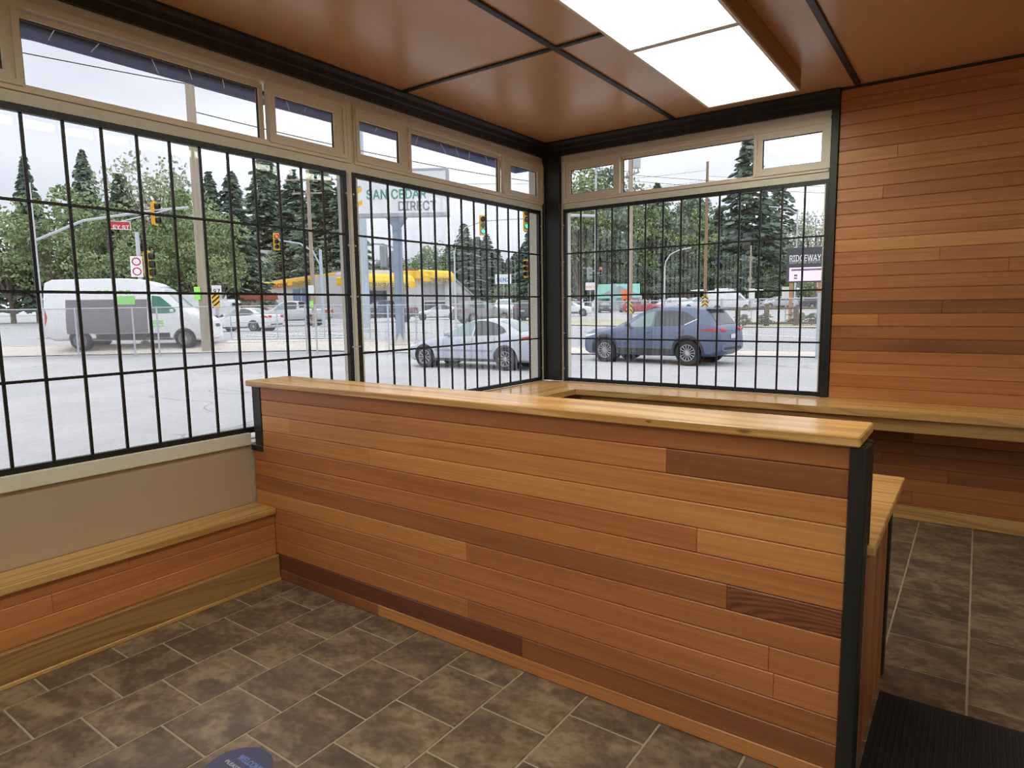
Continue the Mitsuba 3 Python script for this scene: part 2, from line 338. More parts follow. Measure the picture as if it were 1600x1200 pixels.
grille(WA, 2.2408, .1491, 2.2647, .3676, 'black bar grille over the left wall window above the low bench')
grille(WA, 4.46, .1900, 2.2647, .3676, 'black bar grille over the window furthest along the left wall')
grille(WB, .201, .1491, 2.2647, .3676, 'black bar grille over the far wall window beside the cedar planks')

# ---- ceiling light: a long boxed fluorescent fixture with framed diffusers
def ceiling_light(label, X0, X1, Y0, n, L=1.195):
    cl = thing('ceiling_light', label, 'ceiling light'); ZB = 2.742; LY = [Y0 - .018 - i * L for i in range(n + 1)]
    for m in (cbox(X0, X0 + .02, LY[-1] - .02, Y0, ZB + .001, H_CEIL - .001), cbox(X1 - .02, X1, LY[-1] - .02, Y0, ZB + .001, H_CEIL - .001),
              cbox(X0 + .02, X1 - .02, Y0 - .02, Y0, ZB + .001, H_CEIL - .001), cbox(X0 + .02, X1 - .02, LY[-1] - .02, LY[-1], ZB + .001, H_CEIL - .001)):
        part(cl, 'side_board', m, 'mat_fixture')
    for a, b in zip(LY, LY[1:]):
        fr = frame(X0 + .004, X1 - .004, b + .002, a - .002, (.016, .016, .02, .02), .012); fr.apply_translation((0, 0, ZB - .012)); part(cl, 'rail', fr, 'mat_vinyl')
        q = trimesh.Trimesh([(X0 + .018, b + .02, ZB - .002), (X0 + .018, a - .02, ZB - .002), (X1 - .018, a - .02, ZB - .002), (X1 - .018, b + .02, ZB - .002)], [(0, 1, 2), (0, 2, 3)], process=False)
        part(cl, 'diffuser', q, 'mat_whiteframe', emitter={'type': 'area', 'radiance': {'type': 'rgb', 'value': list(LAMP)}})
ceiling_light('long boxed ceiling light with glowing white diffuser panels', 1.630, 2.205, -.520, 6)
ceiling_light('second boxed ceiling light further back in the room', 4.05, 4.625, -3.20, 4)

# ================================================================ THE COUNTER AND THE JOINERY
YF, HC = -2.962, 1.07
sc = thing('service_counter', 'long cedar-planked service counter with a thick pine top and black corner post', 'counter')
wood(sc, 'countertop', board(cbox(.002, 2.93, -2.984, -2.712, 1.040, HC, .004), 0, 2, 0), 'mat_pine', label='thick pine counter top with a knot in its front edge')
KID = _id[0] % 97
M_F = mat4([[1, 0, 0], [0, -1, 0], [0, 0, 1]]) @ shift(0, -YF - .012, 0)
seams = [0] + [.057 + .083 * k for k in range(12)] + [1.0395]
rows = {0: ([.949], [7, 3]), 1: ([1.775], [9, 7]), 2: ([1.503], [4, 6]), 3: ([2.722], [4, 4]), 4: ([2.705], [4, 4]), 5: ([1.50], [2, 5]), 6: ([2.573], [6, 8]),
        7: ([], [4]), 8: ([2.473], [5, 2]), 9: ([.93], [3, 2]), 10: ([.342], [1, 3]), 11: ([2.366], [3, 7]), 12: ([], [6])}
for k, (cuts, tn) in rows.items():
    lo = .012 if seams[k + 1] < .76 else .103
    for c, e, t in zip([lo] + cuts, cuts + [2.904], tn):
        wood(sc, 'plank', plank(c + .0004, e - .0004, seams[k] + .0007, seams[k + 1] - .0007, tone=int(t)), 'mat_cedar', M_F)
part(sc, 'core', join([bx(.012, 2.925, -2.949, -2.86, 0.001, 1.0395)]), 'mat_darkgap')
part(sc, 'edge_board', cbox(.030, .1025, YF - .004, -2.93, .80, 1.0395, .003), 'mat_blackwood', label='black board at the window end')
part(sc, 'bracket', cbox(.0, .1, YF - .006, -2.95, .688, .721, .003), 'mat_blackwood', label='small black bracket under the sill')
part(sc, 'corner_post', join([cbox(2.9045, 2.948, YF - .010, YF + .02, .0015, 1.0395, .003), cbox(2.930, 2.948, YF + .02, YF + .08, .0015, 1.0395, .003)]), 'mat_blackwood', label='black stained corner post')
part(sc, 'rear_post', cbox(2.926, 2.948, -2.862, -2.838, .728, 1.0395, .003), 'mat_blackwood', label='narrow black post at the back of the riser')
part(sc, 'back_post', cbox(2.915, 2.948, -2.205, -2.150, .0015, .696, .003), 'mat_blackwood', label='black post at the staff side')
M_E = mat4([[0, 1, 0], [1, 0, 0], [0, 0, 1]]) @ shift(0, 2.928, 0)
for s0 in np.arange(-2.88, -2.206, .0845):
    s1 = min(s0 + .0845, -2.206)
    m, uv = plank(.002, .696, s0 + .0003, s1 - .0003, tone=int(rng.integers(6, 8)))
    wood(sc, 'end_plank', (m, uv), 'mat_cedar', mat4([[0, 1, 0], [0, 0, 1], [1, 0, 0]]) @ shift(0, 2.928, 0), label='reddish end board')
part(sc, 'end_core', bx(2.90, 2.927, -2.86, -2.206, .001, .696), 'mat_darkgap')
# the staff-side worktop
wk = thing('worktop', 'low pine worktop behind the counter', 'worktop')
for y0, y1 in ((-2.858, -2.455), (-2.452, -1.93)):
    wood(wk, 'board', board(cbox(.60, 2.965, y0, y1, .697, .727, .003), 0, 1, 1), 'mat_pine')
# window shelf in an L with a mitred corner
ws = thing('window_shelf', 'L-shaped pine shelf with a mitred corner under the far windows', 'shelf')
DA, DB, ZS, TS = .575, .47, .781, .042
for pts, al, ac in (([(.004, -.042), (.004, -2.70), (DA, -2.70), (DA, -DB), (.10, -.045)], 1, 0), ([(.103, -.043), (DA + .003, -DB), (6.19, -DB), (6.19, -.004), (2.35, -.004), (2.35, -.034), (.168, -.034)], 0, 1)):
    m = prism(pts, TS); m.apply_translation((0, 0, ZS - TS)); wood(ws, 'board', board(m, al, ac, 1), 'mat_pine')
wood(ws, 'apron', board(cbox(DA + .02, 6.19, -DB + .05, -DB + .07, ZS - TS - .09, ZS - TS - .001, .003), 0, 2, 3), 'mat_pine')
# the low bench along the left wall
be = thing('bench', 'low wooden bench boxed in along the left window wall', 'bench')
wood(be, 'seat', board(cbox(.002, .190, -5.6, -2.9645, .363, .397, .004), 1, 0, 3), 'mat_pine')
for k, (z0, z1) in enumerate(((.1395, .222), (.2225, .305), (.3055, .3625))):
    cuts = [-4.3 + .3 * k]
    for a, b, t in zip([2.966, 4.3 - .3 * k], [4.3 - .3 * k, 5.6], ((4, 5), (5, 4), (6, 6))[k]):
        wood(be, 'plank', plank(a + .0003, b - .0003, z0, z1, tone=t), 'mat_cedar', WA @ shift(0, .160, 0))
wood(be, 'base_board', board(cbox(.160, .196, -5.6, -2.966, .0185, .139, .003), 1, 2, 8), 'mat_pine', label='wide yellowish base board')
wood(be, 'kick_strip', board(cbox(.160, .205, -5.6, -2.966, .0005, .018, .002), 1, 2, 3), 'mat_pine', label='pale strip along the floor')
part(be, 'core', bx(.002, .159, -5.6, -2.966, .001, .362), 'mat_darkgap')
# floor decal
fd = thing('floor_decal', 'round dark purple welcome sticker on the floor tiles', 'floor sticker')
m = revolve([(0, 0), (.109, 0), (.109, .0010), (0, .0012)], 48); m.apply_translation((1.355, -3.932, .0004)); part(fd, 'disc', m, 'mat_decal', 30)
m = text('WELCOME', .021, .0006, True, .115); m.apply_translation((1.362, -3.888, .0015)); part(fd, 'lettering', m, 'mat_decal_blue')
m = text('PLEASE WAIT', .013, .0006, False, .13); m.apply_translation((1.352, -3.925, .0015)); part(fd, 'lettering', m, 'mat_decal_white')
# floor mat
fm = thing('floor_mat', 'black rubber floor mat beside the counter end', 'mat')
part(fm, 'base', cbox(2.952, 3.62, -4.2, -2.33, .0008, .006, .002), 'mat_rubber')
part(fm, 'rib', join([cbox(2.97 + .018 * k, 2.98 + .018 * k, -4.17, -2.36, .006, .010, .002) for k in range(35)]), 'mat_rubber', kind='stuff')
# ================================================================ OUTSIDE
def sstep(a, b, x):
    t = np.clip((np.asarray(x, float) - a) / (b - a), 0, 1); return t * t * (3 - 2 * t)
def gz(x, y):
    """height of the ground: the lot lies a step below the floor and ramps up to the road"""
    d = -.62 * np.asarray(x, float) + .78 * np.asarray(y, float)
    return -.20 + .47 * sstep(17.5, 24.0, d) + .009 * np.clip(d - 34, 0, 90)
def asphalt(p, n, uv):
    s = fbm(p.x * .35, p.y * .35, 0, 4); g = noise(p.x * 23, p.y * 23); f = fbm(p.x * 3.1, p.y * 3.1, 5.0, 3)
    w = fbm(p.x * .6 + 9, p.y * .6, 2.0, 3); d = dr.abs(fbm(p.x * .42 + w, p.y * .42, 8.0, 3) - .5)
    c = mix((.30, .305, .315), (.41, .41, .415), s) * (.9 + .12 * g + .1 * f)
    return c * (1 - .30 * smoothstep(.010, .003, d) * smoothstep(.45, .6, w))
pbr('mat_lot', proc(asphalt), .85)
pbr('mat_road', (.36, .36, .38), .8)
def conc(p, n, uv):
    return mix((.50, .455, .40), (.62, .58, .52), fbm(p.x * 1.3, p.y * 1.3, 0, 3))
pbr('mat_concrete', proc(conc), .85)
pbr('mat_roadpaint', (.80, .80, .80), .6)
def sand(p, n, uv):
    return mix((.42, .37, .27), (.30, .33, .20), smoothstep(.4, .65, fbm(p.x * .8, p.y * .8, 0, 4)))
pbr('mat_verge', proc(sand), .9)

def sheet(poly, lift, step=2.0, thick=.0):
    """a piece of ground that follows gz()"""
    P = Polygon(poly); x0, y0, x1, y1 = P.bounds; V, F = [], []
    pieces = []
    for a in np.arange(x0, x1, step):
        for b in np.arange(y0, y1, step):
            q = P.intersection(sbox(a, b, a + step, b + step))
            for g in getattr(q, 'geoms', [q]):
                if g.geom_type == 'Polygon' and g.area > 1e-4: pieces.append(trimesh.creation.triangulate_polygon(g, engine='earcut'))
    n = 0
    for v, f in pieces:
        V.append(np.column_stack([v, gz(v[:, 0], v[:, 1]) + lift])); F.append(f + n); n += len(v)
    m = trimesh.Trimesh(np.vstack(V), np.vstack(F), process=True)
    if m.face_normals[:, 2].mean() < 0: m.invert()
    return m
def gridground(xs, ys, lift=0.0):
    X, Y = np.meshgrid(xs, ys, indexing='ij'); V = np.column_stack([X.ravel(), Y.ravel(), (gz(X, Y) + lift).ravel()]); n = len(ys); F = []
    i, j = np.meshgrid(np.arange(len(xs) - 1), np.arange(n - 1), indexing='ij'); a = (i * n + j).ravel()
    return trimesh.Trimesh(V, np.vstack([np.column_stack([a, a + n, a + n + 1]), np.column_stack([a, a + n + 1, a + 1])]), process=False)
gr = struct('ground')
g0 = gridground(np.concatenate([np.arange(-260, -40, 20), np.arange(-40, 12, 1.0), np.arange(12, 140, 16)]), np.concatenate([np.arange(-90, -10, 16), np.arange(-10, 40, 1.0), np.arange(40, 260, 20)]))
scene[gr] = mikit.ply(g0, 'mat_lot', True)
FENCE = [(-30.5, -.4), (-22.2, 6.4), (-17.4, 10.4), (-12.0, 12.7), (-7.0, 14.4), (-.61, 15.9), (7.5, 17.4)]
def offset_line(L, d):
    from shapely.geometry import LineString
    return list(LineString(L).offset_curve(d).coords)
rd = struct('road')
o1, o2 = offset_line(FENCE, 3.0), offset_line(FENCE, 15.5)
scene[rd] = mikit.ply(sheet(o1 + o2[::-1], .012), 'mat_road', True)
sw = struct('pavement')
a, b = offset_line(FENCE, .5), offset_line(FENCE, 3.0)
scene[sw] = mikit.ply(sheet(a + b[::-1], .045), 'mat_concrete', True)
kerb = struct('kerb'); a, b = offset_line(FENCE, 2.85), offset_line(FENCE, 3.02)
scene[kerb] = mikit.ply(sheet(a + b[::-1], .055), 'mat_concrete', True)
vg = struct('verge'); scene[vg] = mikit.ply(sheet([(-27, 31.6), (-17, 30.6), (-10, 28.3), (-2, 28.6), (9, 31), (10, 41), (-4, 42.5), (-14, 42), (-25, 43)], .05), 'mat_verge', True)
# painted road lines
for d0, w in ((8.6, .14), (11.8, .14)):
    k = struct('road_line'); a, b = offset_line(FENCE, d0), offset_line(FENCE, d0 + w); scene[k] = mikit.ply(sheet(a + b[::-1], .02), 'mat_roadpaint', True)
for i in range(7):
    c = np.array([-26.0, 16.6]) + np.array([1.05, -.92]) * i * .85; u_ = np.array([.80, .60]) * 2.6; v_ = np.array([.6, -.8]) * .22
    k = struct('road_line'); scene[k] = mikit.ply(sheet([c - u_ - v_, c + u_ - v_, c + u_ + v_, c - u_ + v_], .024), 'mat_roadpaint', True)

# ---------------------------------------------------------------- plain materials
pbr('mat_galv', (.52, .56, .60), .45, metallic=.3)
pbr('mat_wire', (.50, .52, .54), .5, metallic=.3)
def polew(p, n, uv):
    return mix((.30, .245, .175), (.50, .43, .33), fbm(p.x * 9 + p.y * 9, p.z * .9, 0, 4))
pbr('mat_polewood', proc(polew), .85)
pbr('mat_brownpole', (.30, .19, .12), .8)
pbr('mat_bluepole', (.20, .27, .34), .5)
pbr('mat_palepole', (.47, .57, .65), .45)
pbr('mat_greypole', (.55, .58, .60), .5)
pbr('mat_yellow', (.85, .50, .03), .5)
pbr('mat_amberbox', (.80, .38, .03), .5)
pbr('mat_signalgrey', (.24, .30, .30), .5)
pbr('mat_black', (.015, .015, .016), .5)
pbr('mat_lensoff', (.05, .03, .02), .3)
for n_, c_ in (('red', (6, .5, .3)), ('green', (.15, 3.2, 1.6))):
    pbr('mat_lens' + n_, (.5 if n_ == 'red' else .03, .04 if n_ == 'red' else .4, .03 if n_ == 'red' else .2), .3)
LIT_RED, LIT_GREEN = [2.4, .16, .10], [.05, 1.15, .62]
pbr('mat_signwhite', (.80, .82, .84), .5)
pbr('mat_signgrey', (.42, .43, .48), .5)
pbr('mat_signgreen', (.10, .30, .25), .5)
pbr('mat_signtext', (.20, .21, .25), .5)
pbr('mat_signred', (.50, .05, .06), .5)
pbr('mat_orange', (.90, .19, .05), .55)
pbr('mat_neongreen', (.35, .95, .12), .6)
pbr('mat_navy', (.022, .026, .05), .7)
pbr('mat_valance', (.13, .16, .28), .7)
pbr('mat_cable', (.05, .05, .055), .6)
pbr('mat_bluetext', (.05, .22, .50), .5)

# ---------------------------------------------------------------- the awning over the left windows
aw = thing('awning', 'dark blue fabric awning on a pipe frame outside the left windows', 'awning')
Y0_, Y1_ = -7.6, .62
EX, EZ = -.74, 2.862
part(aw, 'canopy', join([xf(prism([(-.165, 3.42), (EX, EZ), (EX - .012, EZ), (-.165, 3.435)], Y1_ - Y0_), mat4([[1, 0, 0], [0, 0, 1], [0, 1, 0]]) @ np.eye(4)).apply_translation((0, Y0_, 0)),
                         xf(prism([(-.165, 3.42), (-.165, EZ), (EX, EZ)], .012), mat4([[1, 0, 0], [0, 0, 1], [0, 1, 0]])).apply_translation((0, Y1_ - .012, 0))]), 'mat_navy')
part(aw, 'valance', join([bx(EX - .014, EX - .004, Y0_, Y1_, EZ - .065, EZ), bx(EX, -.17, Y1_ - .006, Y1_ + .004, EZ - .065, EZ)]), 'mat_valance', label='pale blue hanging valance')
part(aw, 'rail', path_tube([(EX + .03, Y0_, EZ + .02), (EX + .03, Y1_ - .02, EZ + .02)], .016, 6), 'mat_greypole')
part(aw, 'rail', path_tube([(-.45, Y0_, 3.08), (-.45, Y1_ - .02, 3.08)], .013, 6), 'mat_greypole')
for y in np.arange(-7.2, .7, 1.3):
    part(aw, 'rafter', join([path_tube([(-.17, y, 3.36), (EX + .03, y, EZ + .03)], .013, 6), path_tube([(-.17, y, EZ + .02), (EX + .03, y, EZ + .02)], .013, 6)]), 'mat_greypole')
rng = np.random.default_rng(11)
part(aw, 'lacing', join([path_tube([(EX + .01, y, EZ + .05), (EX + .03 + .02 * rng.random(), y + .05 * rng.normal(), EZ - .05 - .04 * rng.random())], .0025, 4) for y in np.arange(-7.4, .5, .22)]), 'mat_greypole', kind='stuff')

# ---------------------------------------------------------------- chain-link fence
fe = thing('chain_link_fence', 'galvanised chain-link fence with pipe posts around the parking lot', 'fence')
FH = 1.80
def along(L, step):
    out, carry = [], 0.0
    for (x0, y0), (x1, y1) in zip(L, L[1:]):
        d = math.hypot(x1 - x0, y1 - y0); s = carry
        while s < d: out.append((x0 + (x1 - x0) * s / d, y0 + (y1 - y0) * s / d)); s += step
        carry = s - d
    return out
for q in along(FENCE, 2.9) + [FENCE[1], FENCE[2], FENCE[-2]]:
    z = float(gz(*q)); part(fe, 'post', tube((*q, z - .1), (*q, z + FH + .04), .032, n=8), 'mat_galv', 40)
q = FENCE[-2]; part(fe, 'end_post', tube((q[0] - .06, q[1], -.2), (q[0] - .06, q[1], FH - .05), .05, n=10), 'mat_palepole', 40, label='thick pale blue end post')
pts = along(FENCE, 1.0)
for h in (FH, .08):
    part(fe, 'rail', path_tube([(x, y, float(gz(x, y)) + h) for x, y in pts], .022 if h > 1 else .008, 6), 'mat_galv', 40)
fine = np.array(along(FENCE, .0575)); zz = gz(fine[:, 0], fine[:, 1]); NW = 30
V, F = [], []
tl = np.array([(.0, 0, 0)])
def ribbon(P0, P1, r):
    """three-sided wires between two rows of points"""
    P0, P1 = np.array(P0), np.array(P1); n = len(P0); d = P1 - P0; d /= np.linalg.norm(d, axis=1, keepdims=True)
    a = np.cross(d, [0, 0, 1.0]); a /= np.linalg.norm(a, axis=1, keepdims=True); b = np.cross(d, a); VV = []
    for P_ in (P0, P1):
        for k in range(3):
            t = k * 2 * np.pi / 3; VV.append(P_ + r * (math.cos(t) * a + math.sin(t) * b))
    VV = np.stack(VV, 1); FF = np.array([(k, (k + 1) % 3, 3 + (k + 1) % 3) for k in range(3)] + [(k, 3 + (k + 1) % 3, 3 + k) for k in range(3)])
    return VV.reshape(-1, 3), (FF[None] + np.arange(n)[:, None, None] * 6).reshape(-1, 3)
n_ = len(fine); i0 = np.arange(0, n_ - NW)
lo = np.column_stack([fine[:, 0], fine[:, 1], zz + .06]); hi = np.column_stack([fine[:, 0], fine[:, 1], zz + FH - .02])
md = (lo + hi) / 2
vs, fs, m_ = [], [], 0
for A_, B_, C_ in ((lo[i0], md[i0 + NW // 2], hi[i0 + NW]), (hi[i0], md[i0 + NW // 2], lo[i0 + NW])):
    for P0_, P1_ in ((A_, B_), (B_, C_)):
        v, f = ribbon(P0_, P1_, .0021); vs.append(v); fs.append(f + m_); m_ += len(v)
part(fe, 'wire_mesh', trimesh.Trimesh(np.vstack(vs), np.vstack(fs), process=False), 'mat_wire', kind='stuff')
# pipe railing on the pavement beyond it
pr = thing('pipe_railing', 'low three-rail pipe railing along the pavement behind the fence', 'railing')
RL = [(-23.6, 11.1), (-19.6, 13.6), (-15.6, 15.4)]
rp = along(RL, 1.0)
for h in (.32, .72, 1.10): part(pr, 'rail', path_tube([(x, y, float(gz(x, y)) + h) for x, y in rp], .022, 6), 'mat_galv', 40)
for q in along(RL, 2.1): part(pr, 'post', tube((*q, float(gz(*q)) - .05), (*q, float(gz(*q)) + 1.1), .025), 'mat_galv', 40)

# ---------------------------------------------------------------- poles, signals and signs
def face_to(x, y, deg=0):
    """rotation (degrees about z) of a thing whose front is -y so that it faces the shop, plus deg"""
    return math.degrees(math.atan2(-4.9 - y, 3.2 - x)) + 90 + deg
def signal(name_label, x, y, z, lit, h=1.15, deg=0, back='mat_yellow', seen_from_back=False):
    """a three-lamp traffic signal: backboard, housing, visors, lenses"""
    s = thing('traffic_signal', name_label, 'traffic light')
    tw = placed(x, y, z, face_to(x, y, deg)); w = h * .36; e = h * .30
    part(s, 'backboard', frame_y(-w / 2, w / 2, -h / 2, h / 2, .07 * h, .02) if not seen_from_back else bx(-w / 2, w / 2, -.01, .01, -h / 2, h / 2), back, to_world=tw)
    part(s, 'housing', cbox(-w * .36, w * .36, -.02, .16, -h * .46, h * .46, .02), 'mat_signalgrey' if seen_from_back else 'mat_amberbox', to_world=tw)
    for k, c in enumerate(('red', 'amber', 'green')):
        zz_ = (1 - k) * e
        part(s, 'visor', xf(revolve([(w * .31, 0), (w * .34, 0), (w * .33, .20), (w * .30, .20), (w * .31, 0)], 14), mat4([[1, 0, 0], [0, 0, -1], [0, 1, 0]]) @ np.eye(4)).apply_translation((0, -.02, zz_)), 'mat_signalgrey' if seen_from_back else 'mat_black', to_world=tw)
        m = revolve([(0, .0), (w * .30, 0), (w * .29, .012), (0, .02)], 14); m = xf(m, mat4([[1, 0, 0], [0, 0, -1], [0, 1, 0]])); m.apply_translation((0, -.03, zz_))
        if lit == c: part(s, 'lamp', m, 'mat_lens' + c, to_world=tw, emitter={'type': 'area', 'radiance': {'type': 'rgb', 'value': LIT_RED if c == 'red' else LIT_GREEN}}, label=f'lit {c} lamp')
        else: part(s, 'lamp', m, 'mat_lensoff', to_world=tw)
    return s
def frame_y(a0, a1, b0, b1, w, d):
    return xf(join([prism(sbox(a0, b0, a1, b1), d)]), mat4([[1, 0, 0], [0, 0, -1], [0, 1, 0]]))
def pole(name, label, cat, x, y, h, r0, r1, mat, n=12, base=True, arms=(), extra=()):
    p = thing(name, label, cat); z = float(gz(x, y))
    part(p, 'shaft', tube((x, y, z - .3), (x, y, z + h), r0, r1, n), mat, 40)
    if base: part(p, 'footing', xf(revolve([(0, 0), (r0 * 2.1, 0), (r0 * 2.1, .10), (r0 * 1.3, .16), (0, .16)], 14), shift(x, y, z - .02)), 'mat_concrete')
    for pts, r in arms: part(p, 'arm', path_tube(pts, r, 8), mat, 40)
    for nm, m, mt in extra: part(p, nm, m, mt)
    return p
def crossarm(x, y, z, dx, dy, L):
    d = np.array([dx, dy]) / math.hypot(dx, dy) * L / 2; a = tube((x - d[0], y - d[1], z), (x + d[0], y + d[1], z), .06, n=6)
    ins = [tube((x + d[0] * t, y + d[1] * t, z + .05), (x + d[0] * t, y + d[1] * t, z + .24), .05, .03, 6) for t in (-.9, -.45, .45, .9)]
    return [('crossarm', a, 'mat_polewood'), ('insulator', join(ins), 'mat_signalgrey')]
# big utility pole behind the fence
tx, ty = -21.11, 8.58
up1 = pole('utility_pole', 'thick weathered wooden utility pole rising just behind the left fence', 'utility pole', tx, ty, 11.0, .215, .15, 'mat_polewood', 14, False,
           extra=[('bracket', path_tube([(tx, ty, 10.3), (tx - .7, ty - .5, 10.75), (tx - 1.3, ty - .9, 10.8)], .045, 6), 'mat_greypole'), ('lamp_head', cbox(tx - 1.75, tx - 1.15, ty - 1.15, ty - .75, 10.72, 10.88, .05), 'mat_greypole'),
                  ('insulator', join([tube((tx - .2, ty - .15, 10.2 + k * .35), (tx - .2, ty - .15, 10.42 + k * .35), .07, .04, 6) for k in range(2)]), 'mat_signalgrey')])
part(up1, 'tag', bx(tx - .26, tx + .14, ty - .245, ty - .22, 1.93, 2.42).apply_transform(np.eye(4)), 'mat_neongreen', label='neon green paper tag')
wp = pole('utility_pole', 'slim wooden utility pole with a crossarm beside the yellow fascia', 'utility pole', -34.40, 23.83, 10.6, .16, .11, 'mat_polewood', 10, False, extra=crossarm(-34.4, 23.83, 10.3, .8, .5, 3.2) + crossarm(-34.4, 23.83, 9.4, .8, .5, 2.2))
part(wp, 'sign', xf(bx(-.33, .33, -.2, -.18, -.30, .30), shift(-34.4, 23.83, 2.9)), 'mat_signwhite', label='square white sign')
part(wp, 'tag', xf(bx(-.2, .2, -.2, -.185, -.22, .22), shift(-34.4, 23.83, 1.9)), 'mat_neongreen', label='neon green tag')
pole('utility_pole', 'thin leaning wooden pole left of the white van', 'utility pole', -60.69, 23.5, 9.5, .22, .16, 'mat_polewood', 10, False)
tx, ty = -16.6, 36.65
wq = pole('utility_pole', 'wooden utility pole carrying a grey transformer can', 'utility pole', tx, ty, 12.2, .19, .15, 'mat_polewood', 12, False,
          extra=[('transformer', xf(revolve([(0, 0), (.24, 0), (.26, .08), (.26, .82), (.22, .9), (0, .92)], 16), shift(tx + .40, ty + .1, 10.7)), 'mat_greypole'), *crossarm(tx, ty, 10.3, .8, -.5, 2.0)])
bp = pole('utility_pole', 'bare brown wooden pole with a yellow chevron board at its foot', 'utility pole', -19.28, 59.53, 14.9, .17, .12, 'mat_brownpole', 10, False)
pole('utility_pole', 'distant thin wooden pole right of the white camper van', 'utility pole', -19.97, 77.64, 8.0, .14, .1, 'mat_polewood', 8, False)
def chevron(parent_label, x, y, z, w, h, up_=True, diag=False, post=False):
    s = thing('chevron_sign', parent_label, 'road sign'); tw = placed(x, y, z, face_to(x, y))
    part(s, 'board', bx(-w / 2, w / 2, -.012, .012, -h / 2, h / 2), 'mat_yellow', to_world=tw)
    if post: part(s, 'post', tube((x - .03, y + .06, float(gz(x, y)) - .1), (x - .03, y + .06, z), .035), 'mat_galv')
    for k in range(3):
        c = (k - 1) * h * .31
        pts = [(-w / 2, c - w * .45), (w / 2, c + w * .45), (w / 2, c + w * .45 + h * .13), (-w / 2, c - w * .45 + h * .13)] if diag else [(-w / 2, c - .12 * h), (0, c + .10 * h), (w / 2, c - .12 * h), (w / 2, c), (0, c + .22 * h), (-w / 2, c)]
        q = Polygon(pts).intersection(sbox(-w / 2, -h / 2, w / 2, h / 2))
        if q.is_empty: continue
        m = xf(prism(q, .006), mat4([[1, 0, 0], [0, 0, -1], [0, 1, 0]])); m.apply_translation((0, -.013, 0)); part(s, 'stripe', m, 'mat_black', to_world=tw)
    return s
chevron('yellow and black chevron board on the brown pole', -19.21, 59.37, 1.75, .62, 1.15)
chevron('yellow and black chevron board under the orange sign', -16.42, 36.2, 1.42, .42, .95)
chevron('yellow board with black diagonal stripes below the small white number sign', -39.7, 19.75, 2.25, .5, 1.05, diag=True)
chevron('yellow board with pale diagonal stripes beside the blue-grey sign pole', -30.3, 27.9, 1.55, .4, .95, diag=True, post=True)
def flat_sign(label, x, y, z, w, h, mat, lines=(), post=None, deg=0, edge=None, cat='sign'):
    s = thing('road_sign' if cat == 'road sign' else 'sign', label, cat); tw = placed(x, y, z, face_to(x, y, deg))
    part(s, 'board', bx(-w / 2, w / 2, -.015, .015, -h / 2, h / 2), mat, to_world=tw)
    for txt, hh, dz, mt, ww in lines:
        m = xf(text(txt, hh, .006, True, ww), mat4([[1, 0, 0], [0, 0, -1], [0, 1, 0]])); m.apply_translation((0, -.016, dz - hh / 2)); part(s, 'lettering', m, mt, to_world=tw)
    if post: part(s, 'post', tube((x, y + .05, float(gz(x, y)) - .1), (x, y + .05, z), .04), post)
    return s
s = flat_sign('small white number sign above the striped yellow board', -39.81, 19.92, 3.05, .62, .5, 'mat_signwhite', [('97', .30, 0, 'mat_black', .42)], 'mat_galv', cat='road sign')
flat_sign('orange diamond-like road work sign on the transformer pole', -16.75, 36.3, 2.25, .55, .62, 'mat_orange', (), None, cat='road sign')
flat_sign('white one-way sign with an arrow below the amber signal', -20.33, 29.95, 2.55, .40, .95, 'mat_signwhite', [('1', .22, .2, 'mat_black', None)], cat='road sign')
ns = flat_sign('white no-turn sign with two red rings beside the roadside signal', -25.02, 7.98, 3.35, .44, .84, 'mat_signwhite', cat='road sign')
for dz in (.20, -.20):
    m = xf(revolve([(.12, 0), (.165, 0), (.165, .006), (.12, .006), (.12, 0)], 20), mat4([[1, 0, 0], [0, 0, -1], [0, 1, 0]])); m.apply_translation((0, -.016, dz))
    part(ns, 'red_ring', m, 'mat_signred', to_world=placed(-25.02, 7.98, 3.35, face_to(-25.02, 7.98)))
st = flat_sign('red street name sign reading EY ST hung from the left signal arm', -28.95, 9.16, 5.45, .92, .38, 'mat_signwhite', cat='road sign')
part(st, 'hanger', tube((-28.95, 9.2, 5.6), (-30.2, 12.2, 6.62), .03), 'mat_galv')
part(st, 'face', bx(-.43, .43, -.022, -.016, -.16, .16), 'mat_signred', to_world=placed(-28.95, 9.16, 5.45, face_to(-28.95, 9.16)))
m = xf(text('EY ST', .17, .004, True), mat4([[1, 0, 0], [0, 0, -1], [0, 1, 0]])); m.apply_translation((.08, -.023, -.085)); part(st, 'lettering', m, 'mat_signwhite', to_world=placed(-28.95, 9.16, 5.45, face_to(-28.95, 9.16)))
# signal poles with mast arms
pole('signal_pole', 'pale grey signal post beside the white no-turn sign', 'signal pole', -25.15, 8.15, 4.6, .09, .08, 'mat_greypole')
pole('signal_pole', 'grey signal pole at the far left with a rising mast arm', 'signal pole', -33.2, 7.2, 7.3, .11, .09, 'mat_greypole', arms=[([(-33.2, 7.2, 4.9), (-32.0, 8.9, 5.9), (-30.6, 11.65, 6.55), (-29.75, 12.9, 6.75)], .065)])
signal('amber-backed traffic light seen edge-on on the left mast arm', -30.63, 11.65, 6.40, None, 1.18, 70)
signal('traffic light with three dark visors on the roadside post above the van', -24.86, 8.40, 3.45, None, 1.12, 75)
pole('signal_pole', 'pale signal pole whose arm curves to the left in front of the yellow fascia', 'signal pole', -33.89, 24.19, 5.3, .13, .10, 'mat_palepole', arms=[([(-33.89, 24.19, 3.2), (-33.95, 24.15, 4.6), (-34.3, 23.9, 5.5), (-35.0, 23.4, 6.05), (-36.2, 22.5, 6.3)], .06)])
signal('red-lit traffic light with amber backboard near the slim crossarm pole', -36.30, 22.44, 6.20, 'red', 1.16, 15)
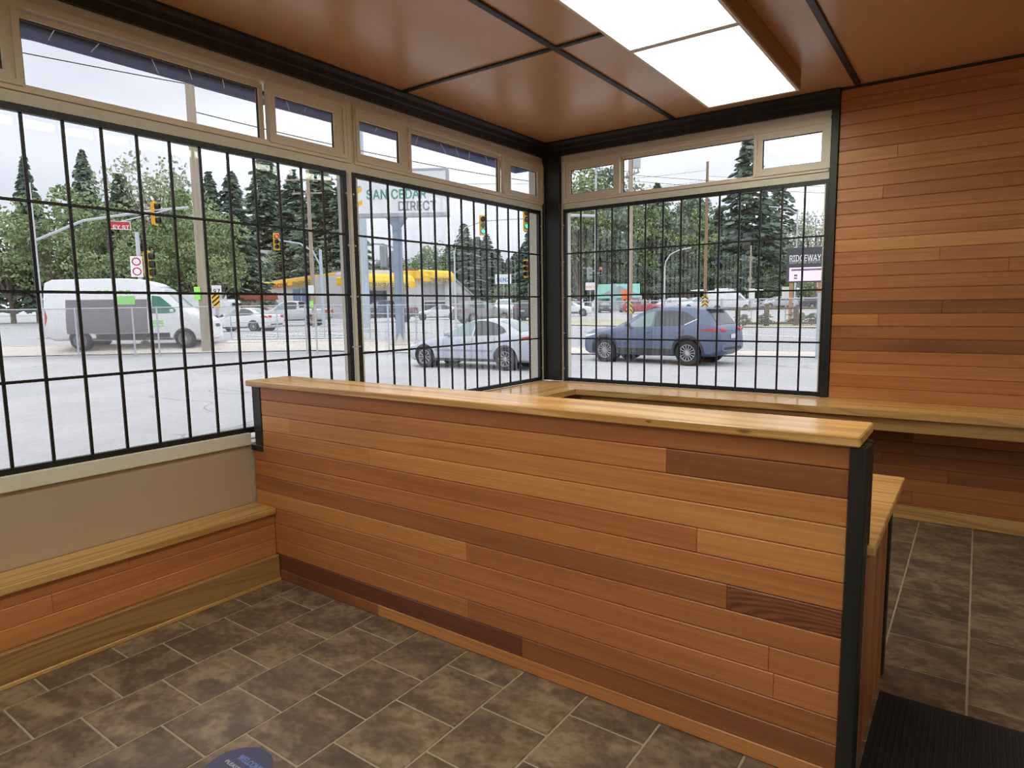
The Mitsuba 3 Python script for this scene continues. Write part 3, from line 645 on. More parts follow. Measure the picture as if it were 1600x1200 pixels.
pole('signal_pole', 'pale signal pole with a long curved mast arm over the crossing', 'signal pole', -23.13, 25.74, 4.7, .06, .05, 'mat_greypole', arms=[([(-23.13, 25.74, 4.6), (-23.0, 25.8, 5.6), (-22.5, 26.1, 6.35), (-21.6, 26.8, 6.72), (-20.4, 27.6, 6.78), (-19.3, 28.3, 6.80)], .03)])
signal('green-lit traffic light on the middle of the curved mast arm', -21.62, 26.70, 6.45, 'green', 1.20, 8)
signal('green-lit traffic light at the tip of the curved mast arm', -19.44, 28.25, 6.75, 'green', 1.36, 8)
pole('signal_pole', 'white signal post near the corner with an amber signal', 'signal pole', -20.35, 30.2, 5.2, .08, .07, 'mat_greypole')
signal('bright amber traffic light above the white one-way sign', -20.68, 29.98, 3.95, None, 1.15, -25, 'mat_amberbox')
lp = pole('signal_pole', 'tall grey lamp and signal pole left of the transformer pole', 'lamp pole', -18.51, 35.27, 11.0, .10, .07, 'mat_greypole',
          arms=[([(-18.51, 35.27, 11.2), (-18.8, 35.1, 11.9), (-19.4, 34.75, 12.4), (-20.2, 34.3, 12.6)], .05), ([(-18.51, 35.27, 7.6), (-19.6, 34.65, 7.68), (-20.9, 33.9, 7.7)], .10)])
signal('red-lit traffic light on the tall grey lamp pole', -18.15, 35.30, 3.85, 'red', .62, 0, 'mat_signalgrey')
part(lp, 'bracket', tube((-18.51, 35.27, 3.75), (-18.2, 35.36, 3.75), .03), 'mat_greypole'); part(lp, 'bracket', tube((-18.51, 35.27, 3.9), (-18.8, 34.97, 3.9), .03), 'mat_greypole')
signal('grey traffic light with side visors left of the tall grey lamp pole', -18.85, 34.95, 3.75, None, .90, 75, 'mat_signalgrey', True)
pole('street_light', 'curved grey street light in front of the dark forest', 'street light', -26.53, 66.71, 5.4, .12, .09, 'mat_greypole', arms=[([(-26.53, 66.71, 5.6), (-26.45, 66.75, 6.5), (-26.0, 67.0, 7.3), (-25.2, 67.5, 7.75), (-24.0, 68.2, 8.0)], .07)])
pole('street_light', 'small far street light above the shop sign', 'street light', -14.2, 75.0, 11.4, .10, .08, 'mat_greypole', arms=[([(-14.2, 75.0, 11.6), (-15.0, 74.6, 12.2), (-17.0, 73.6, 12.5)], .07)])
lbp = pole('signal_pole', 'broad pale blue square column left of the large shop sign', 'signal pole', -25.62, 20.63, 13.0, .30, .28, 'mat_palepole', 8)
part(lbp, 'bracket', path_tube([(-25.5, 20.8, 5.2), (-24.6, 21.3, 5.15), (-24.0, 21.65, 4.9)], .05, 6), 'mat_signalgrey'); part(lbp, 'bracket', tube((-25.5, 20.8, 4.3), (-24.0, 21.65, 4.15), .04), 'mat_signalgrey')
signal('grey back of a traffic light hung beside the pale blue column', -24.55, 21.25, 4.45, None, 1.25, 170, 'mat_signalgrey', True)
signal('second grey traffic light back right of the pale blue column', -24.05, 21.55, 4.15, None, 1.20, 185, 'mat_signalgrey', True)

# ---- the big pylon sign
sg = thing('pylon_sign', 'large white SAN CEDAR DIRECT sign box on a blue-grey steel pole', 'sign')
SX, SY, SA = -15.86, 13.8, 34.0
tw = placed(SX, SY, 0, SA)
part(sg, 'pole', join([bx(-.155, .155, -.155, .155, -.3, 4.95), xf(prism([(-.155, 4.7), (.155, 4.7), (.42, 5.08), (-.42, 5.08)], .3), mat4([[1, 0, 0], [0, 0, -1], [0, 1, 0]])).apply_translation((0, .15, 0))]), 'mat_bluepole', to_world=tw)
part(sg, 'base_plate', join([cbox(-.42, .42, -.42, .42, -.2, .10, .03), xf(revolve([(0, 0), (.33, 0), (.17, .40), (0, .40)], 4), shift(0, 0, .1))]), 'mat_concrete', to_world=tw)
part(sg, 'box', join([cbox(-2.12, 2.12, -.20, .20, 5.08, 6.92, .02)]), 'mat_signgrey', to_world=tw, label='grey sign box edge')
part(sg, 'face', bx(-2.04, 2.02, -.215, -.201, 5.22, 6.80), 'mat_signwhite', to_world=tw)
def sign_text(s_, h, cx_, cz_, mt, w=None, up_=0):
    m = xf(text(s_, h, .01, True, w), mat4([[1, 0, 0], [0, 0, -1], [0, 1, 0]])); m.apply_translation((cx_, -.216, cz_ - h / 2)); part(sg, 'lettering', m, mt, to_world=tw)
sign_text('SAN CEDAR', .35, .06, 6.12, 'mat_signgreen', 2.36)
sign_text('DIRECT', .35, .88, 5.66, 'mat_signtext', 1.50)
def flat(pts, mt, nm='emblem', d=.012):
    m = xf(prism(pts, d), mat4([[1, 0, 0], [0, 0, -1], [0, 1, 0]])); m.apply_translation((0, -.216, 0)); part(sg, nm, m, mt, to_world=tw)
flat([(-1.92, 5.42), (-1.70, 5.36), (-1.70, 6.02), (-1.92, 6.10)], 'mat_signgreen')
flat([(-1.66, 5.38), (-1.30, 5.58), (-1.30, 5.74), (-1.50, 5.66), (-1.50, 5.98), (-1.30, 6.08), (-1.30, 6.24), (-1.66, 6.04)], 'mat_yellow')
flat([(-1.62, 6.16), (-1.42, 6.28), (-1.30, 6.28), (-1.50, 6.16)], 'mat_signgrey')
flat([(1.40, 6.22), (1.46, 6.02), (1.52, 6.22)], 'mat_signgrey'); flat([(1.60, 6.20), (1.66, 6.00), (1.72, 6.20)], 'mat_signgrey'); flat([(1.78, 6.18), (1.84, 6.02), (1.88, 6.18)], 'mat_signgrey'); flat([(1.46, 5.93), (1.80, 5.93), (1.80, 5.96), (1.46, 5.96)], 'mat_signgrey')
# ---- the shop sign with the pink screen
sg = thing('pylon_sign', 'dark RIDGEWAY shop sign with a glowing pink message screen on wooden posts', 'sign')
tw = placed(-5.38, 37.28, 0, face_to(-5.38, 37.28))
pbr('mat_screen', (.3, .2, .3), .5); pbr('mat_darkboard', (.075, .075, .09), .6); pbr('mat_orangewood', (.46, .25, .14), .8)
for x_ in (-.82, .74): part(sg, 'post', bx(x_ - .11, x_ + .11, -.1, .1, -.2, 3.0), 'mat_orangewood', to_world=tw)
part(sg, 'board', cbox(-1.12, 1.10, -.15, .15, 2.72, 4.78, .02), 'mat_darkboard', to_world=tw)
part(sg, 'screen', bx(-.95, .92, -.165, -.151, 2.80, 3.60), 'mat_screen', to_world=tw, emitter={'type': 'area', 'radiance': {'type': 'rgb', 'value': [.92, .55, .92]}}, label='pink message screen')
def st_(s_, h, cz_, mt, w): 
    m = xf(text(s_, h, .01, True, w), mat4([[1, 0, 0], [0, 0, -1], [0, 1, 0]])); m.apply_translation((-.10, -.152, cz_ - h / 2)); part(sg, 'lettering', m, mt, to_world=tw)
st_('RIDGEWAY', .36, 4.33, 'mat_signwhite', 1.72); st_('BEER WINE SPIRITS', .19, 4.02, 'mat_signgrey', 1.70)
part(sg, 'screen_bar', join([frame_y(-.84, .84, 3.40, 3.52, .01, .006), frame_y(-.68, -.50, 2.92, 3.02, .01, .006), frame_y(-.68, -.50, 3.08, 3.20, .01, .006)]).apply_translation((0, -.166, 0)), 'mat_signtext', to_world=tw)
# ---- small far signs
flat_sign('white sign with blue BENZ lettering in front of the conifers', -38.65, 51.78, 4.55, 1.75, 1.05, 'mat_signwhite', [('BENZ', .42, .12, 'mat_bluetext', 1.35)], 'mat_galv')
flat_sign('small white sign with orange MONEY lettering under the grey signal', -31.06, 57.24, 3.65, 1.0, .80, 'mat_signwhite', [('MONEY', .26, .05, 'mat_orange', .88)], 'mat_galv')
flat_sign('plain white sign board behind the wooden rail', -10.1, 42.9, 2.15, .40, .85, 'mat_signwhite', (), 'mat_galv')
flat_sign('small yellow-topped sign beside the shop sign', -6.9, 39.0, 2.15, .50, .75, 'mat_signwhite', (), 'mat_galv')
flat_sign('tall white blank sign low beside the amber signal', -26.9, 40.5, 2.0, .42, 1.0, 'mat_signwhite', (), 'mat_galv')
# ---------------------------------------------------------------- vehicles
import manifold3d as m3
def paint(name, c, **k): return pbr(name, c, .28, specular=.5, clearcoat=.8, clearcoat_gloss=.9, metallic=k.get('metallic', .25))
paint('paint_silverblue', (.50, .535, .605)); paint('paint_slate', (.115, .15, .23)); paint('paint_white', (.80, .81, .83), metallic=0); paint('paint_grey', (.27, .27, .28))
paint('paint_dark', (.06, .065, .08)); paint('paint_red', (.42, .04, .05)); paint('paint_silver', (.55, .57, .60)); paint('paint_wrap', (.22, .19, .21)); paint('paint_navy', (.07, .09, .15))
pbr('mat_carglass', (.05, .058, .065), .08, specular=.7); pbr('mat_carglass_pale', (.22, .31, .31), .08, specular=.7); pbr('mat_carglass_green', (.05, .20, .14), .1, specular=.6)
pbr('mat_tyre', (.028, .028, .03), .8); pbr('mat_rim', (.52, .53, .55), .3, metallic=.6); pbr('mat_trim', (.05, .05, .055), .6)
pbr('mat_taillight', (.55, .03, .035), .25); pbr('mat_headlight', (.70, .72, .75), .2); pbr('mat_plate', (.62, .64, .70), .5); pbr('mat_wrapgreen', (.30, .72, .22), .5)
KIND = {
 'sedan': dict(L=4.47, top=[(0, .56), (.04, .66), (.30, .745), (.9, .86), (1.32, .94), (1.95, 1.27), (2.25, 1.375), (2.65, 1.415), (3.05, 1.395), (3.40, 1.295), (3.75, 1.12), (3.88, 1.065), (4.32, 1.035), (4.43, .96), (4.47, .82)],
   bot=[(0, .30), (.2, .20), (4.2, .22), (4.47, .36)], belt=[(0, .60), (1.3, .88), (4.0, .965), (4.47, .95)], w=[(0, .60), (.12, .73), (.5, .83), (1.2, .865), (3.4, .865), (4.1, .82), (4.47, .72)], wr=.56, wheels=(.76, 3.485), r=.318,
   side=[(1.50, 2.40, [(1.50, .92), (2.40, .945)], [(1.50, .96), (1.96, 1.25), (2.12, 1.305), (2.40, 1.352)]), (2.46, 3.47, [(2.46, .945), (3.25, .965), (3.47, 1.04)], [(2.46, 1.356), (2.80, 1.352), (3.12, 1.275), (3.36, 1.16), (3.47, 1.06)])], ws=(1.40, 2.08), rg=(3.16, 3.86), tail=(3.98, 4.44, .80, .97), head=(.06, .50, .60, .72)),
 'suv': dict(L=4.55, top=[(0, .72), (.05, .90), (.30, 1.00), (.9, 1.08), (1.22, 1.13), (1.95, 1.50), (2.35, 1.625), (2.9, 1.675), (3.6, 1.645), (4.05, 1.575), (4.12, 1.50), (4.36, 1.17), (4.46, 1.09), (4.52, .98), (4.55, .70)],
   bot=[(0, .34), (.2, .24), (4.25, .26), (4.55, .42)], belt=[(0, .72), (1.2, 1.02), (3.4, 1.12), (4.2, 1.16), (4.55, 1.1)], w=[(0, .64), (.12, .80), (.5, .90), (1.2, .92), (3.5, .92), (4.25, .88), (4.55, .76)], wr=.61, wheels=(.90, 3.60), r=.362,
   side=[(1.62, 2.48, [(1.62, 1.06), (2.48, 1.095)], [(1.62, 1.10), (2.05, 1.40), (2.30, 1.50), (2.48, 1.535)]), (2.54, 3.80, [(2.54, 1.098), (3.45, 1.135), (3.80, 1.29)], [(2.54, 1.54), (2.95, 1.555), (3.45, 1.515), (3.80, 1.31)])], ws=(1.32, 2.15), rg=(4.10, 4.37), tail=(4.00, 4.52, .96, 1.06), head=(.06, .52, .78, .90)),
 'pickup': dict(L=5.6, top=[(0, .80), (.05, 1.0), (.3, 1.12), (1.1, 1.20), (1.45, 1.25), (2.05, 1.68), (2.4, 1.82), (3.1, 1.86), (3.5, 1.80), (3.62, 1.30), (3.66, 1.26), (5.5, 1.26), (5.58, 1.20), (5.6, .8)],
   bot=[(0, .42), (.2, .34), (5.3, .42), (5.6, .5)], belt=[(0, .8), (1.4, 1.12), (3.6, 1.18), (5.6, 1.15)], w=[(0, .70), (.15, .90), (.6, .98), (5.2, .98), (5.6, .94)], wr=.70, wheels=(.95, 4.45), r=.40,
   side=[(1.75, 2.60, [(1.75, 1.20), (2.60, 1.22)], [(1.75, 1.25), (2.15, 1.58), (2.60, 1.74)]), (2.66, 3.45, [(2.66, 1.22), (3.45, 1.24)], [(2.66, 1.74), (3.2, 1.75), (3.45, 1.68)])], ws=(1.55, 2.25), rg=(3.51, 3.61), tail=(5.40, 5.58, .85, 1.2), head=(.06, .5, .85, 1.05)),
 'van': dict(L=5.98, top=[(0, .78), (.05, 1.05), (.25, 1.22), (.85, 1.48), (1.05, 1.60), (1.75, 2.33), (2.15, 2.58), (2.7, 2.72), (3.3, 2.76), (5.7, 2.72), (5.92, 2.62), (5.98, 2.3)],
   bot=[(0, .38), (.2, .28), (5.7, .36), (5.98, .5)], belt=[(0, .75), (.9, 1.35), (5.98, 1.40)], w=[(0, .74), (.15, .92), (.6, 1.0), (1.2, 1.02), (5.6, 1.02), (5.98, .98)], wr=.80, wheels=(1.02, 4.77), r=.36,
   side=[(1.30, 2.15, [(1.30, 1.42), (1.55, 1.36), (2.15, 1.36)], [(1.30, 1.50), (1.85, 2.02), (2.15, 2.06)])], ws=(1.08, 1.92), rg=None, tail=(5.85, 5.95, .9, 1.6), head=(.10, .55, .9, 1.2)),
 'smallvan': dict(L=4.7, top=[(0, .70), (.05, .95), (.3, 1.08), (.8, 1.20), (1.0, 1.28), (1.7, 1.72), (2.1, 1.84), (4.5, 1.84), (4.66, 1.75), (4.7, 1.4)],
   bot=[(0, .34), (.2, .24), (4.4, .3), (4.7, .4)], belt=[(0, .7), (.95, 1.12), (4.7, 1.15)], w=[(0, .66), (.15, .82), (.6, .90), (4.4, .92), (4.7, .86)], wr=.76, wheels=(.88, 3.95), r=.33,
   side=[(1.35, 2.10, [(1.35, 1.15), (2.10, 1.15)], [(1.35, 1.20), (1.80, 1.58), (2.10, 1.64)])], ws=(1.06, 1.78), rg=None, tail=(4.55, 4.68, .8, 1.4), head=(.06, .5, .75, 1.0)),
}
def lerp(tab, x): a = np.array(tab); return np.interp(x, a[:, 0], a[:, 1])
def section(K, x):
    t, b, w, bl = lerp(K['top'], x), lerp(K['bot'], x), lerp(K['w'], x), lerp(K['belt'], x)
    zs = min(bl, t - .045); cab = float(np.clip((t - bl) / .35, 0, 1)); wr = (.80 + .04 * (1 - cab)) * w * (1 - cab) + K['wr'] * cab
    zm = b + (zs - b) * .52
    return np.array([(0, b), (w * .82, b), (w * .955, b + .10 * (zs - b)), (w * .995, b + .30 * (zs - b)), (w, zm), (w * .985, b + .80 * (zs - b)), (w * .955, zs), (w * .955 + (wr - w * .955) * .5, zs + (t - .05 - zs) * .52), (wr, max(t - .055, zs + .01)), (wr * .86, t - .018), (wr * .45, t - .004), (0, t)])
def side_y(K, x, z):
    s = section(K, x)[2:9]; return float(np.interp(z, s[:, 1], s[:, 0]))
def top_z(K, x, y):
    s = section(K, x)[8:][::-1]; return float(np.interp(y, s[:, 0], s[:, 1]))
_car = {}
def grid(P):
    n, m = P.shape[:2]; i, j = np.meshgrid(np.arange(n - 1), np.arange(m - 1), indexing='ij'); a = (i * m + j).ravel()
    return trimesh.Trimesh(P.reshape(-1, 3), np.vstack([np.column_stack([a, a + m, a + m + 1]), np.column_stack([a, a + m + 1, a + 1])]), process=False)
def both(m):
    f = m.copy(); f.apply_transform(np.diag([1, -1, 1, 1])); return [m, f]
def skin(K, xs, lo, hi, off, n=4):
    L = K['L']
    return grid(np.array([[(L / 2 - x, side_y(K, x, z) + off, z) for z in np.linspace(float(lerp(lo, x)), float(lerp(hi, x)), n)] for x in xs]))
def wheel_meshes(r, spokes):
    ty = revolve([(r * .60, -.10), (r * .93, -.105), (r, -.075), (r, .075), (r * .93, .105), (r * .66, .105), (r * .64, .06), (r * .60, .06), (r * .60, -.10)], 32)
    rim = [revolve([(r * .60, .02), (r * .68, .098), (r * .63, .104), (r * .57, .06), (r * .57, .02), (r * .60, .02)], 32), revolve([(0, .03), (r * .17, .03), (r * .16, .085), (0, .09)], 16)]
    for k in range(spokes):
        a = 2 * np.pi * k / spokes; q = cbox(r * .12, r * .62, -r * .030, r * .030, .052, .088, .006); q.apply_transform(trimesh.transformations.rotation_matrix(a, (0, 0, 1))); rim.append(q)
    disc = revolve([(0, .015), (r * .60, .015), (r * .60, .0), (0, 0)], 20)
    R = mat4([[1, 0, 0], [0, 0, -1], [0, 1, 0]])       # axis z -> +y (outside)
    R = mat4([[1, 0, 0], [0, 0, 1], [0, -1, 0]])
    return [xf(m, R) for m in (ty, join(rim), disc)]
def build(kind):
    if kind in _car: return _car[kind]
    K = KIND[kind]; L = K['L']; r = K['r']
    xs = np.unique(np.concatenate([np.linspace(0, .5, 10), np.linspace(.5, L - .6, 46), np.linspace(L - .6, L, 14), np.array(K['top'])[:, 0]]))
    S = np.array([section(K, x) for x in xs]); ring = np.concatenate([S, S[:, -2:0:-1] * [-1, 1]], 1); n = ring.shape[1]
    V = np.concatenate([np.column_stack([np.full(n, L / 2 - x), q]) for x, q in zip(xs, ring)]); F = []
    i = np.arange(n); j = (i + 1) % n
    for k in range(len(xs) - 1): F += [np.column_stack([i + k * n, j + k * n, j + (k + 1) * n]), np.column_stack([i + k * n, j + (k + 1) * n, i + (k + 1) * n])]
    m0 = len(V); V = np.vstack([V, [[L / 2, 0, ring[0][:, 1].mean()]], [[-L / 2, 0, ring[-1][:, 1].mean()]]]); e = (len(xs) - 1) * n
    F += [np.column_stack([j, i, i * 0 + m0]), np.column_stack([i + e, j + e, i * 0 + m0 + 1])]
    b = trimesh.Trimesh(V, np.vstack(F), process=True)
    if b.volume < 0: b.invert()
    M = m3.Manifold(m3.Mesh(np.array(b.vertices, np.float32), np.array(b.faces, np.uint32)))
    wx = [L / 2 - x for x in K['wheels']]; w = max(a for _, a in K['w'])
    for x in wx:
        for s in (-1, 1):
            c = m3.Manifold.cylinder(.30, r + .055, r + .055, 36).rotate([90, 0, 0]).translate([x, s * (w - .10) + .15, r + .01])
            M = M - c
    o = M.to_mesh(); body = trimesh.Trimesh(o.vert_properties[:, :3], o.tri_verts, process=False)
    D = {'body': mikit.ply(body, None, 32)}
    def pl(m): return mikit.ply(m, None, 40)
    D['side'] = [[pl(g) for g in both(skin(K, np.linspace(a, c, 14), lo, hi, .007, 5))] for a, c, lo, hi in K['side']]
    def across(a, c, q, off, n1=9): return grid(np.array([[(L / 2 - x + off[0], t * section(K, x)[8][0] * q, top_z(K, x, abs(t) * section(K, x)[8][0] * q) + off[1]) for t in np.linspace(-1, 1, 11)] for x in np.linspace(a, c, n1)]))
    D['ws'] = pl(across(*K['ws'], .93, (.004, .006)))
    if K['rg']: D['rg'] = pl(across(*K['rg'], .90, (-.006, .006)))
    a, c, z0, z1 = K['tail']
    D['tail'] = [pl(join(g)) for g in zip(both(skin(K, np.linspace(a, c, 8), [(a, (z0 + z1) / 2 - .01), (c, z0)], [(a, (z0 + z1) / 2 + .02), (c, z1)], .007)), both(cbox(-L / 2 - .012, -L / 2 + .10, .44, lerp(K['w'], L) * .93, z0 + .01, z1 - .01, .02)))]
    a, c, z0, z1 = K['head']
    D['head'] = [pl(join(g)) for g in zip(both(skin(K, np.linspace(a, c, 8), [(a, z0 - .04), (c, z1 - .07)], [(a, z0 + .05), (c, z1 - .02)], .006)), both(cbox(L / 2 - .12, L / 2 + .004, .34, .60, z0 - .08, z0 + .02, .03)))]
    D['plate'] = pl(join([cbox(-L / 2 - .014, -L / 2 - .001, -.16, .16, z0 - .02, z0 + .10, .004)]))
    D['grille'] = pl(cbox(L / 2 - .06, L / 2 + .006, -.30, .30, K['head'][2] - .12, K['head'][2] + .02, .02)); D['trim'] = pl(join([cbox(-L / 2 - .008, -L / 2 + .05, -w * .66, w * .66, K['bot'][-1][1] + .02, K['bot'][-1][1] + .12, .02)]))
    D['well'] = [pl(xf(revolve([(r + .05, 0), (r + .05, .02), (0, .02), (0, 0)], 24), mat4([[1, 0, 0], [0, 0, 1], [0, -1, 0]]) @ np.eye(4)).apply_translation((x, s * (w - .33), r + .01))) for x in wx for s in (-1, 1)]
    mx = L / 2 - K['side'][0][0] - .12; mz = float(lerp(K['belt'], K['side'][0][0])) + .10
    D['mirror'] = [pl(g) for g in both(join([cbox(mx - .05, mx + .06, w * .93, w * .93 + .19, mz - .05, mz + .07, .03), cbox(mx - .02, mx + .03, w * .86, w * .95, mz - .05, mz - .02, .006)]))]
    def strip(x, z0, z1, wd=.008): return grid(np.array([[(L / 2 - x + d, side_y(K, x, z) + .0035, z) for d in (-wd / 2, wd / 2)] for z in np.linspace(z0, z1, 8)]))
    zl = float(lerp(K['bot'], L / 2)) + .10
    dx = [K['side'][0][0] - .05, K['side'][0][1] + .03] + ([K['side'][1][1] - .30] if len(K['side']) > 1 else [])
    D['seam'] = [pl(g) for x in dx for g in both(strip(x, zl if x != dx[-1] or len(dx) < 3 else zl + .42, float(lerp(K['belt'], x)) - .02))]
    hz_ = float(lerp(K['belt'], L / 2)) - .13
    D['handle'] = [pl(g) for x in dx[1:] for g in both(cbox(L / 2 - x + .05, L / 2 - x + .24, side_y(K, x, hz_) - .01, side_y(K, x, hz_) + .022, hz_ - .014, hz_ + .014, .008))]
    lo_ = lambda x: float(lerp(K['bot'], x)); za, zb = (.035, .17) if kind == 'suv' else (.01, .055)
    xm = np.linspace(K['wheels'][0] + r + .07, K['wheels'][1] - r - .07, 10)
    D['sill'] = [pl(g) for g in both(grid(np.array([[(L / 2 - x, side_y(K, x, z) + .005, z) for z in np.linspace(lo_(x) + za + .02, lo_(x) + zb + .04, 4)] for x in xm])))]
    D['rub'] = [pl(g) for g in both(grid(np.array([[(L / 2 - x, side_y(K, x, z) + .009, z) for z in (.505, .52, .545, .56)] for x in xm])))]
    if kind == 'suv':
        arch = []
        for x in wx:
            g = []
            for t in np.linspace(-.15, math.pi + .15, 20):
                row = []
                for q in (r + .050, r + .125):
                    X, Z = x + q * math.cos(t), r + .01 + q * math.sin(t); xr = min(max(L / 2 - X, .02), L - .02); row.append((X, side_y(K, xr, max(Z, lo_(xr) + .08)) + .008, max(Z, .24)))
                g.append(row)
            arch += both(grid(np.array(g)))
        D['arch'] = [pl(g) for g in arch]
        D['spoiler'] = pl(cbox(-L / 2 + .36, -L / 2 + .56, -.60, .60, 1.565, 1.60, .012))
        D['chrome'] = [pl(g) for g in both(skin(K, np.linspace(3.50, 3.84, 6), [(3.50, 1.135), (3.84, 1.29)], [(3.50, 1.165), (3.84, 1.325)], .010, 2))]
    D['wheel'] = [mikit.ply(m, None, 35) for m in wheel_meshes(r, 10 if kind == 'sedan' else 14)]
    D['wx'], D['w'], D['r'] = wx, w, r
    _car[kind] = D; return D
def car(kind, nm, label, x, y, heading, paint_, detail=1, group=None, glass='mat_carglass_pale', cat='car', z=None, scale=1.0):
    D = build(kind); k = thing(nm, label, cat, group); z = float(gz(x, y)) if z is None else z
    tw = placed(x, y, z, heading).scale([scale] * 3) if scale != 1 else placed(x, y, z, heading)
    def put(name, d, mat, t=tw, par=k, **kw): 
        return obj(f'{par}__{name}', {**d, 'bsdf': {'type': 'ref', 'id': mat}}, None, to_world=t, **kw)
    def puts(name, ds, mat):
        for d in (ds if isinstance(ds, list) else [ds]): put(name, d, mat)
    put('body', D['body'], paint_)
    for i, d in enumerate(D['side']): puts('side_window', d, glass if i == 0 else 'mat_carglass')
    put('windshield', D['ws'], 'mat_carglass_pale')
    if 'rg' in D: put('rear_window', D['rg'], 'mat_carglass' if kind != 'sedan' else 'mat_carglass_pale')
    puts('tail_light', D['tail'], 'mat_taillight'); puts('head_light', D['head'], 'mat_headlight'); put('bumper_trim', D['trim'], 'mat_trim'); put('grille', D['grille'], 'mat_trim'); put('number_plate', D['plate'], 'mat_plate')
    puts('wheel_well', D['well'], 'mat_black')
    if detail:
        puts('mirror', D['mirror'], paint_); puts('sill_trim', D['sill'], 'mat_trim')
        if detail > 1: puts('door_seam', D['seam'], 'mat_trim'); puts('door_handle', D['handle'], paint_)
        for nme, mt in (('arch', 'mat_trim'), ('spoiler', paint_), ('chrome', 'mat_headlight')):
            if nme in D and detail > 1: puts({'arch': 'arch_cladding', 'spoiler': 'spoiler', 'chrome': 'window_chrome'}[nme], D[nme], mt)
        if kind == 'sedan' and detail > 1: puts('rub_strip', D['rub'], 'mat_silvertrim')
    for xx in D['wx']:
        for s in (-1, 1):
            t = T(tw.matrix) @ T().translate([xx, s * (D['w'] - .115), D['r']]) @ (T() if s > 0 else T().rotate([0, 0, 1], 180))
            wk_ = put('wheel', D['wheel'][0], 'mat_tyre', t)
            if detail: put('rim', D['wheel'][1], 'mat_rim', t, par=wk_)
            put('brake_disc', D['wheel'][2], 'mat_trim' if detail else 'mat_rim', t, par=wk_)
    return k
pbr('mat_silvertrim', (.30, .33, .40), .4)
car('sedan', 'car', 'silver-blue sedan parked in the lot nearest the left window', -8.16, 9.38, 186.2, 'paint_silverblue', 2, z=-.2, scale=.965)
car('suv', 'car', 'slate blue SUV parked in the lot outside the far window', -4.44, 13.08, 175.3, 'paint_slate', 2, z=-.2, scale=.97)
# the white van in the road
VX, VY, VH = -24.39, 7.61, 46.0
vk = car('van', 'van', 'white high-roof van with green lettering behind the left fence', VX, VY, VH, 'paint_white', 1, glass='mat_carglass_green', cat='van')
tw = placed(VX, VY, float(gz(VX, VY)), VH); KV = KIND['van']
def vskin(xa, xb, z0, z1, off=.009): return xf(skin(KV, np.linspace(xa, xb, 10), [(xa, z0), (xb, z0)], [(xa, z1), (xb, z1)], off, 6), np.diag([1, -1, 1, 1]))
part(vk, 'wrap_panel', vskin(2.32, 5.2, .62, 1.92), 'paint_wrap', to_world=tw, label='dark printed wrap on the side')
part(vk, 'wrap_patch', vskin(2.75, 3.45, 1.72, 2.05, .014), 'mat_wrapgreen', to_world=tw)
part(vk, 'side_cladding', vskin(1.55, 4.2, .42, .60, .012), 'mat_trim', to_world=tw)
m = xf(join([bx(-.55 + k * .26, -.40 + k * .26, 0, .006, -.07 if k % 2 else -.05, .06) for k in range(5)]), shift(0, 0, 0))
part(vk, 'green_lettering', m.apply_translation((-.55, -(side_y(KV, 3.54, 2.2) + .014), 2.22)), 'mat_wrapgreen', to_world=tw)
part(vk, 'green_lettering', join([bx(.75, 1.25, 0, .006, z_, z_ + .05) for z_ in (.84, .95, 1.04)]).apply_translation((0, -(side_y(KV, 1.9, .95) + .012), 0)), 'mat_wrapgreen', to_world=tw)
# traffic: kind, key, label, x, y, heading, paint, detail
TRAFFIC = [
 ('sedan', 'car', 'white sedan waiting in the road right of the thick utility pole', -32.5, 17.3, 200, 'paint_white', 1),
 ('pickup', 'pickup_truck', 'grey pickup behind the white sedan near the curved signal pole', -38.6, 25.1, 212, 'paint_silver', 1),
 ('sedan', 'car', 'dark red car far behind the white sedan', -52.0, 31.5, 190, 'paint_red', 0),
 ('pickup', 'pickup_truck', 'dark blue pickup behind the blue-grey sign pole', -37.9, 33.6, 208, 'paint_navy', 0),
 ('sedan', 'car', 'white sedan in front of the yellow awnings', -37.6, 40.2, 222, 'paint_white', 1),
 ('suv', 'car', 'grey SUV turning with red tail lights beyond the parked sedan', -28.0, 34.6, 68, 'paint_grey', 1),
 ('pickup', 'pickup_truck', 'white pickup facing the shop between two SUVs', -35.7, 47.9, -62, 'paint_white', 1),
 ('suv', 'car', 'dark SUV seen from behind beside the corner post', -26.9, 39.3, 112, 'paint_dark', 1),
 ('suv', 'car', 'white SUV with its nose right of the corner window frame', -31.3, 53.4, 24, 'paint_white', 1),
 ('sedan', 'car', 'dark parked car under the green roof, left one', -36.9, 71.9, 300, 'paint_dark', 0),
 ('sedan', 'car', 'grey parked car under the green roof, right one', -35.0, 74.4, 300, 'paint_grey', 0),
 ('suv', 'car', 'bright red car behind the roof of the slate SUV', -28.6, 65.2, 30, 'paint_red', 0),
 ('smallvan', 'van', 'small white delivery van near the curved street light', -35.6, 91.1, 222, 'paint_white', 1),
 ('pickup', 'truck', 'white service truck left of the white camper van', -30.9, 88.4, 240, 'paint_white', 0),
 ('van', 'van', 'tall white camper van with roof boxes', -24.5, 84.3, 28, 'paint_white', 1),
 ('sedan', 'car', 'white car just right of the camper van', -25.4, 98.6, 250, 'paint_white', 0),
 ('suv', 'car', 'white SUV left of the silver pickup', -23.3, 100.4, 200, 'paint_white', 0),
 ('pickup', 'pickup_truck', 'silver pickup left of the shop sign posts', -21.5, 98.0, 225, 'paint_silver', 1),
 ('suv', 'car', 'dark car between the shop sign posts', -18.9, 101.5, 200, 'paint_dark', 0),
 ('suv', 'car', 'silver SUV behind the right post of the shop sign', -16.6, 104.0, 200, 'paint_silver', 0)]
